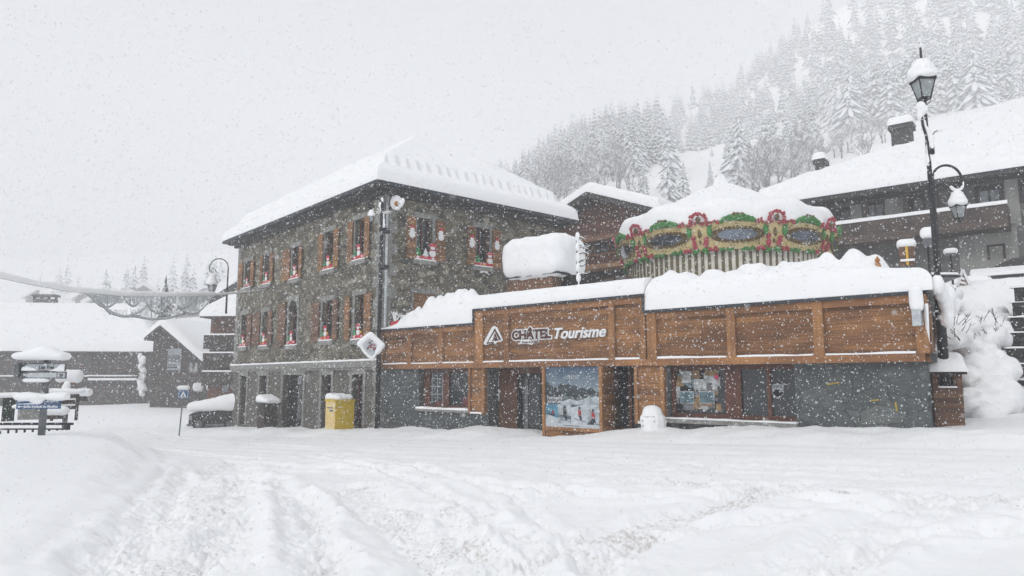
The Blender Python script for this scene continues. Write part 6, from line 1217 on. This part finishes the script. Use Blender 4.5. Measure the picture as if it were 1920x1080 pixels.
protos = [tree_proto(11, 'spruce', "spruce_tree", "frosted spruce among the dense stand on the wooded spur behind the houses", "tree"), tree_proto(12, 'spruce', "spruce_tree", "frosted spruce among the dense stand on the wooded spur behind the houses", "tree", w=.17, layers=19), tree_proto(13, 'spruce', "spruce_tree", "frosted spruce among the dense stand on the wooded spur behind the houses", "tree", w=.25, nb=10, droop=.65)]
LBL = {1: ("frosted spruce among the dense stand on the wooded spur behind the houses", "spruces on the wooded spur"), 2: ("snow-white spruce fading into mist on the steep upper right mountainside", "spruces on the misty mountainside"), 3: ("frosted spruce in the loose row left of the large chalet roof", "spruces beside the large chalet roof"), 4: ("faint misty spruce among the hillside houses across the valley", "spruces around the misty hamlet")}
spots.sort(key=lambda s: -s[3] / s[1]); first = [True] * 3
for i, (x, y, z, h, kd) in enumerate(spots[:288]):
    q = i % 3; T, ks = protos[q]; lb, gr = LBL[kd]; rz = rgt.uniform(0, 6.28)
    if first[q]: first[q] = False; T.location = (x, y, z - .3); T.rotation_euler = (0, 0, rz); T.scale = (h,) * 3; tag(T, lb, "tree", gr)
    else:
        c = copy_tree(T, (x, y, z - .3), rz, lb, gr, ks, h); c.scale = (h * rgt.uniform(.8, 1.25), h * rgt.uniform(.8, 1.25), h * rgt.uniform(.85, 1.15)); c.rotation_euler = (rgt.normal(0, .03), rgt.normal(0, .03), rz)
mf = MB(); low = [spruce(s, 1, 10, 6, .22, .5) for s in (31, 32)]
for i, (x, y, z, h, kd) in enumerate(spots[288:]):
    p = low[i % 2]; a = rgt.uniform(0, 6.28); V = np.array(p.v) * h; c, s_ = math.cos(a), math.sin(a); V = np.stack([V[:, 0] * c - V[:, 1] * s_ + x, V[:, 0] * s_ + V[:, 1] * c + y, V[:, 2] + z], 1); mf.v.extend(map(tuple, V.tolist())); mf.f.extend([tuple(j + mf.n for j in f) for f in p.f]); mf.m.extend([0] * len(p.f)); mf.n += len(V)
tag(build(mf, "distant_forest", M['spruce']), kind='stuff')
big = tree_proto(21, 'spruce', "spruce_tree", "large dense frosted spruce standing alone above the carousel roof", "tree", layers=26, nb=13, w=.26, droop=.6)
def plant_tree(pr, px, pyb, pyt, d, lb, firstuse=False, gr=None):
    x = (px - 960) / 1363 * d; z0 = float(H(np.array([x]), np.array([d]))[0]); zt = P(px, pyt, d)[2]; h = zt - z0
    if firstuse: pr[0].location = (x, d, z0); pr[0].scale = (h,) * 3; tag(pr[0], lb)
    else: copy_tree(pr[0], (x, d, z0), random.random() * 6, lb, gr, pr[1], h)
plant_tree(big, 1403, 345, 207, 150, "large dense frosted spruce standing alone above the carousel roof", True)
plant_tree(big, 1382, 345, 250, 156, "narrower frosted spruce touching the left side of the large lone spruce")
for px, yt, d, lb in ((1262, 272, 150, "tallest dark-based spruce at the right foot of the wooded spur"), (1293, 300, 150, "slim spruce standing just right of the wooded spur"), (1215, 308, 145, "broad spruce rising behind the brown chalet roof ridge"), (1345, 300, 160, "thin small spruce just left of the large lone spruce"), (1350, 275, 230, "faint narrow spruce on the open meadow"), (1313, 300, 240, "tiny left-hand sapling on the snowy meadow"), (1330, 300, 240, "tiny right-hand sapling on the snowy meadow"), (1553, 230, 165, "pointed dark spruce highest in the row by the chalet roof")): plant_tree(protos[px % 3], px, 0, yt, d, lb)
dk = tree_proto(41, 'darkspruce', "spruce_tree", "dark green spruce behind the hanging street lights", "tree", layers=20, w=.2); dk[0].location = (*P(300, 710, 84)[:2], -.5); hh = P(303, 516, 84)[2] + .5; dk[0].scale = (hh,) * 3
# frosted leafless trees
def bare(seed):
    rg = random.Random(seed); m = MB()
    def br(p, d, L, r, lev):
        pts = [p]; q = p
        for k in range(3): d = d + np.array([rg.gauss(0, .16), rg.gauss(0, .16), rg.gauss(.03, .1)]); d /= np.linalg.norm(d); q = q + d * L / 3; pts.append(q)
        m.tube(pts, [r, r * .85, r * .7, r * .5], 4 if lev < 3 else 3, cap=False)
        if lev < 5:
            for k in range(3 if lev < 4 else 3):
                a = rg.random() * 6.28; sp = rg.uniform(.5, .95); n = d + sp * np.array([math.cos(a), math.sin(a), rg.uniform(-.1, .5)]); br(pts[1 + (k % 3)] if lev else pts[2 + k % 2], n / np.linalg.norm(n), L * rg.uniform(.6, .75), max(r * .58, .0035), lev + 1)
    br(np.array([0, 0, -.05]), np.array([0, 0, 1.]), .36, .018, 0); return m
bp = []
for s in (51, 52):
    T = bpy.data.objects.new("bare_tree", None); COL.objects.link(T); ORG[T.name] = (0, 0, 0); m = bare(s); c = build(m, "frosted_branches", M['twig'], T); t = build(trunk_mb(.35, .022), "trunk", M['trunk'], T); bp.append((T, [c, t]))
sp = [(rgt.uniform(1425, 1560), rgt.uniform(135, 200), 9, 16, 0) for _ in range(22)] + [(rgt.uniform(1560, 1720), rgt.uniform(150, 200), 7, 11, 0) for _ in range(14)] + [(rgt.uniform(940, 1210), rgt.uniform(130, 200), 9, 15, 1) for _ in range(46)]
for i, (px, d, a, b_, kd) in enumerate(sp):
    x = (px - 960) / 1363 * d; z = float(H(np.array([x]), np.array([d]))[0]); h = rgt.uniform(a, b_); lb = ("leafless frosted tree in the thicket between the lone spruce and the large chalet", "leafless frosted tree on the lower slope of the wooded spur")[kd]; gr = ("bare trees by the large chalet", "bare trees at the foot of the spur")[kd]; T, ks = bp[i % 2]
    if i < 2: T.location = (x, d, z); T.scale = (h,) * 3; tag(T, lb, "tree", gr)
    else: copy_tree(T, (x, d, z), rgt.uniform(0, 6), lb, gr, ks, h)
# ------------------------------------------------------------------ hamlet across the valley
vt = None
for i, (px, d, w_, rz) in enumerate(((92, 200, 15, .3), (150, 230, 12, -.2), (195, 215, 17, .2), (258, 235, 13, .5), (285, 225, 9, -.3), (325, 215, 10, 0), (345, 205, 9, .4), (60, 240, 12, .1), (385, 230, 12, .1))):
    x = (px - 960) / 1363 * d; z = float(H(np.array([x]), np.array([d]))[0])
    lb = ("pale house leftmost in the misty hamlet above the street", "small misty house second from the left on the far slope", "long misty house above the light garland", "high misty chalet up the far slope", "little misty chalet beside the higher one", "steep-roofed misty house near the dark spruce", "dark gabled misty house right of the dark spruce", "faint cabin at the far left of the misty slope", "misty house half hidden by the stone house corner lamp")[i]
    if vt is None:
        vt = bpy.data.objects.new("hillside_house", None); COL.objects.link(vt); ORG[vt.name] = (0, 0, 0); tag(vt, lb, "house"); G = Frame((0, 0.0001), (1, 0)); G.n = np.array([0, -1., 0]); G.o = np.array([0, 0, 0.]); G.u = np.array([1., 0, 0])
        m = MB(); m.prism(G, [(-.42, -.3), (.42, -.3), (.42, .35), (0, .62), (-.42, .35)], -.9, 0); build(m, "wall", M['dkwood'], vt); m = MB(); m.prism(G, [(-.55, .30), (0, .64), (.55, .30), (.55, .40), (0, .74), (-.55, .40)][::-1], -1, .1); r = build(m, "roof_snow", M['snow'], vt)
        m = MB(); m.fbox(G, -.2, -.08, .1, .25, 0, .01); build(m, "window", M['glass'], vt); m = MB(); m.fbox(G, .08, .2, .1, .25, 0, .01); build(m, "window", M['glass'], vt); vt.location = (x, d, z); vt.rotation_euler = (0, 0, rz); vt.scale = (w_ * .8,) * 3
        vt['group'] = "misty hamlet houses"
    else: copy_tree(vt, (x, d, z), rz, lb, "misty hamlet houses", scale=w_ * .8)
# ------------------------------------------------------------------ falling snow
def flakes():
    r = np.random.RandomState(3); n = 260000; y = (.8 ** 2.2 + (25.5 ** 2.2 - .8 ** 2.2) * r.rand(n)) ** (1 / 2.2); x = r.uniform(-1, 1, n) * (.78 * y + 2); z = r.rand(n) * (.62 * y + 3) + .3
    wv = (x - FO.o[0]) * -FO.n[0] + (y - FO.o[1]) * -FO.n[1]; k = (wv < -.3) | (z > 6.5); k &= (r.rand(n) < np.where(z > 6.5, .35, 1)); k &= ~((y > 24.8) & (x < -4) & (z < 9)); x, y, z = x[k], y[k], z[k]; n = len(x)
    s = np.clip(np.exp(r.normal(math.log(.0048), .5, n)), .0025, .020)
    s = np.minimum(s, .00085 * y + .0018)
    O = np.array([(1, 0, 0), (-1, 0, 0), (0, 1, 0), (0, -1, 0), (0, 0, 1), (0, 0, -1)], float); Fo = np.array([(0, 2, 4), (2, 1, 4), (1, 3, 4), (3, 0, 4), (2, 0, 5), (1, 2, 5), (3, 1, 5), (0, 3, 5)])
    j = 1 + .35 * r.uniform(-1, 1, (n, 6, 1)); V = np.stack([x, y, z], 1)[:, None, :] + O[None] * s[:, None, None] * j; F_ = Fo[None] + (np.arange(n) * 6)[:, None, None]
    me = bpy.data.meshes.new("falling_snow"); V = V.reshape(-1, 3).astype(np.float32); F_ = F_.reshape(-1).astype(np.int32); me.vertices.add(len(V)); me.vertices.foreach_set('co', V.ravel()); nf = len(F_) // 3; me.loops.add(len(F_)); me.loops.foreach_set('vertex_index', F_); me.polygons.add(nf); me.polygons.foreach_set('loop_start', np.arange(nf, dtype=np.int32) * 3); me.polygons.foreach_set('loop_total', np.full(nf, 3, np.int32)); me.update(); me.validate(); me.materials.append(M['flake'])
    me.polygons.foreach_set('use_smooth', [True] * nf)
    o = bpy.data.objects.new("falling_snow", me); COL.objects.link(o); tag(o, kind='stuff')
flakes()
# ------------------------------------------------------------------ haze
m, t, b = newmat("haze"); t.nodes.remove(b); vp = t.nodes.new("ShaderNodeVolumePrincipled"); vp.inputs['Color'].default_value = (.97, .98, 1, 1); vp.inputs['Density'].default_value = HAZE; vp.inputs['Anisotropy'].default_value = .0
t.links.new(vp.outputs[0], t.nodes['Material Output'].inputs['Volume']); mb = MB(); mb.box((0, 0, 126), (1600, 1600, 152)); tag(build(mb, "haze", m), kind='stuff')
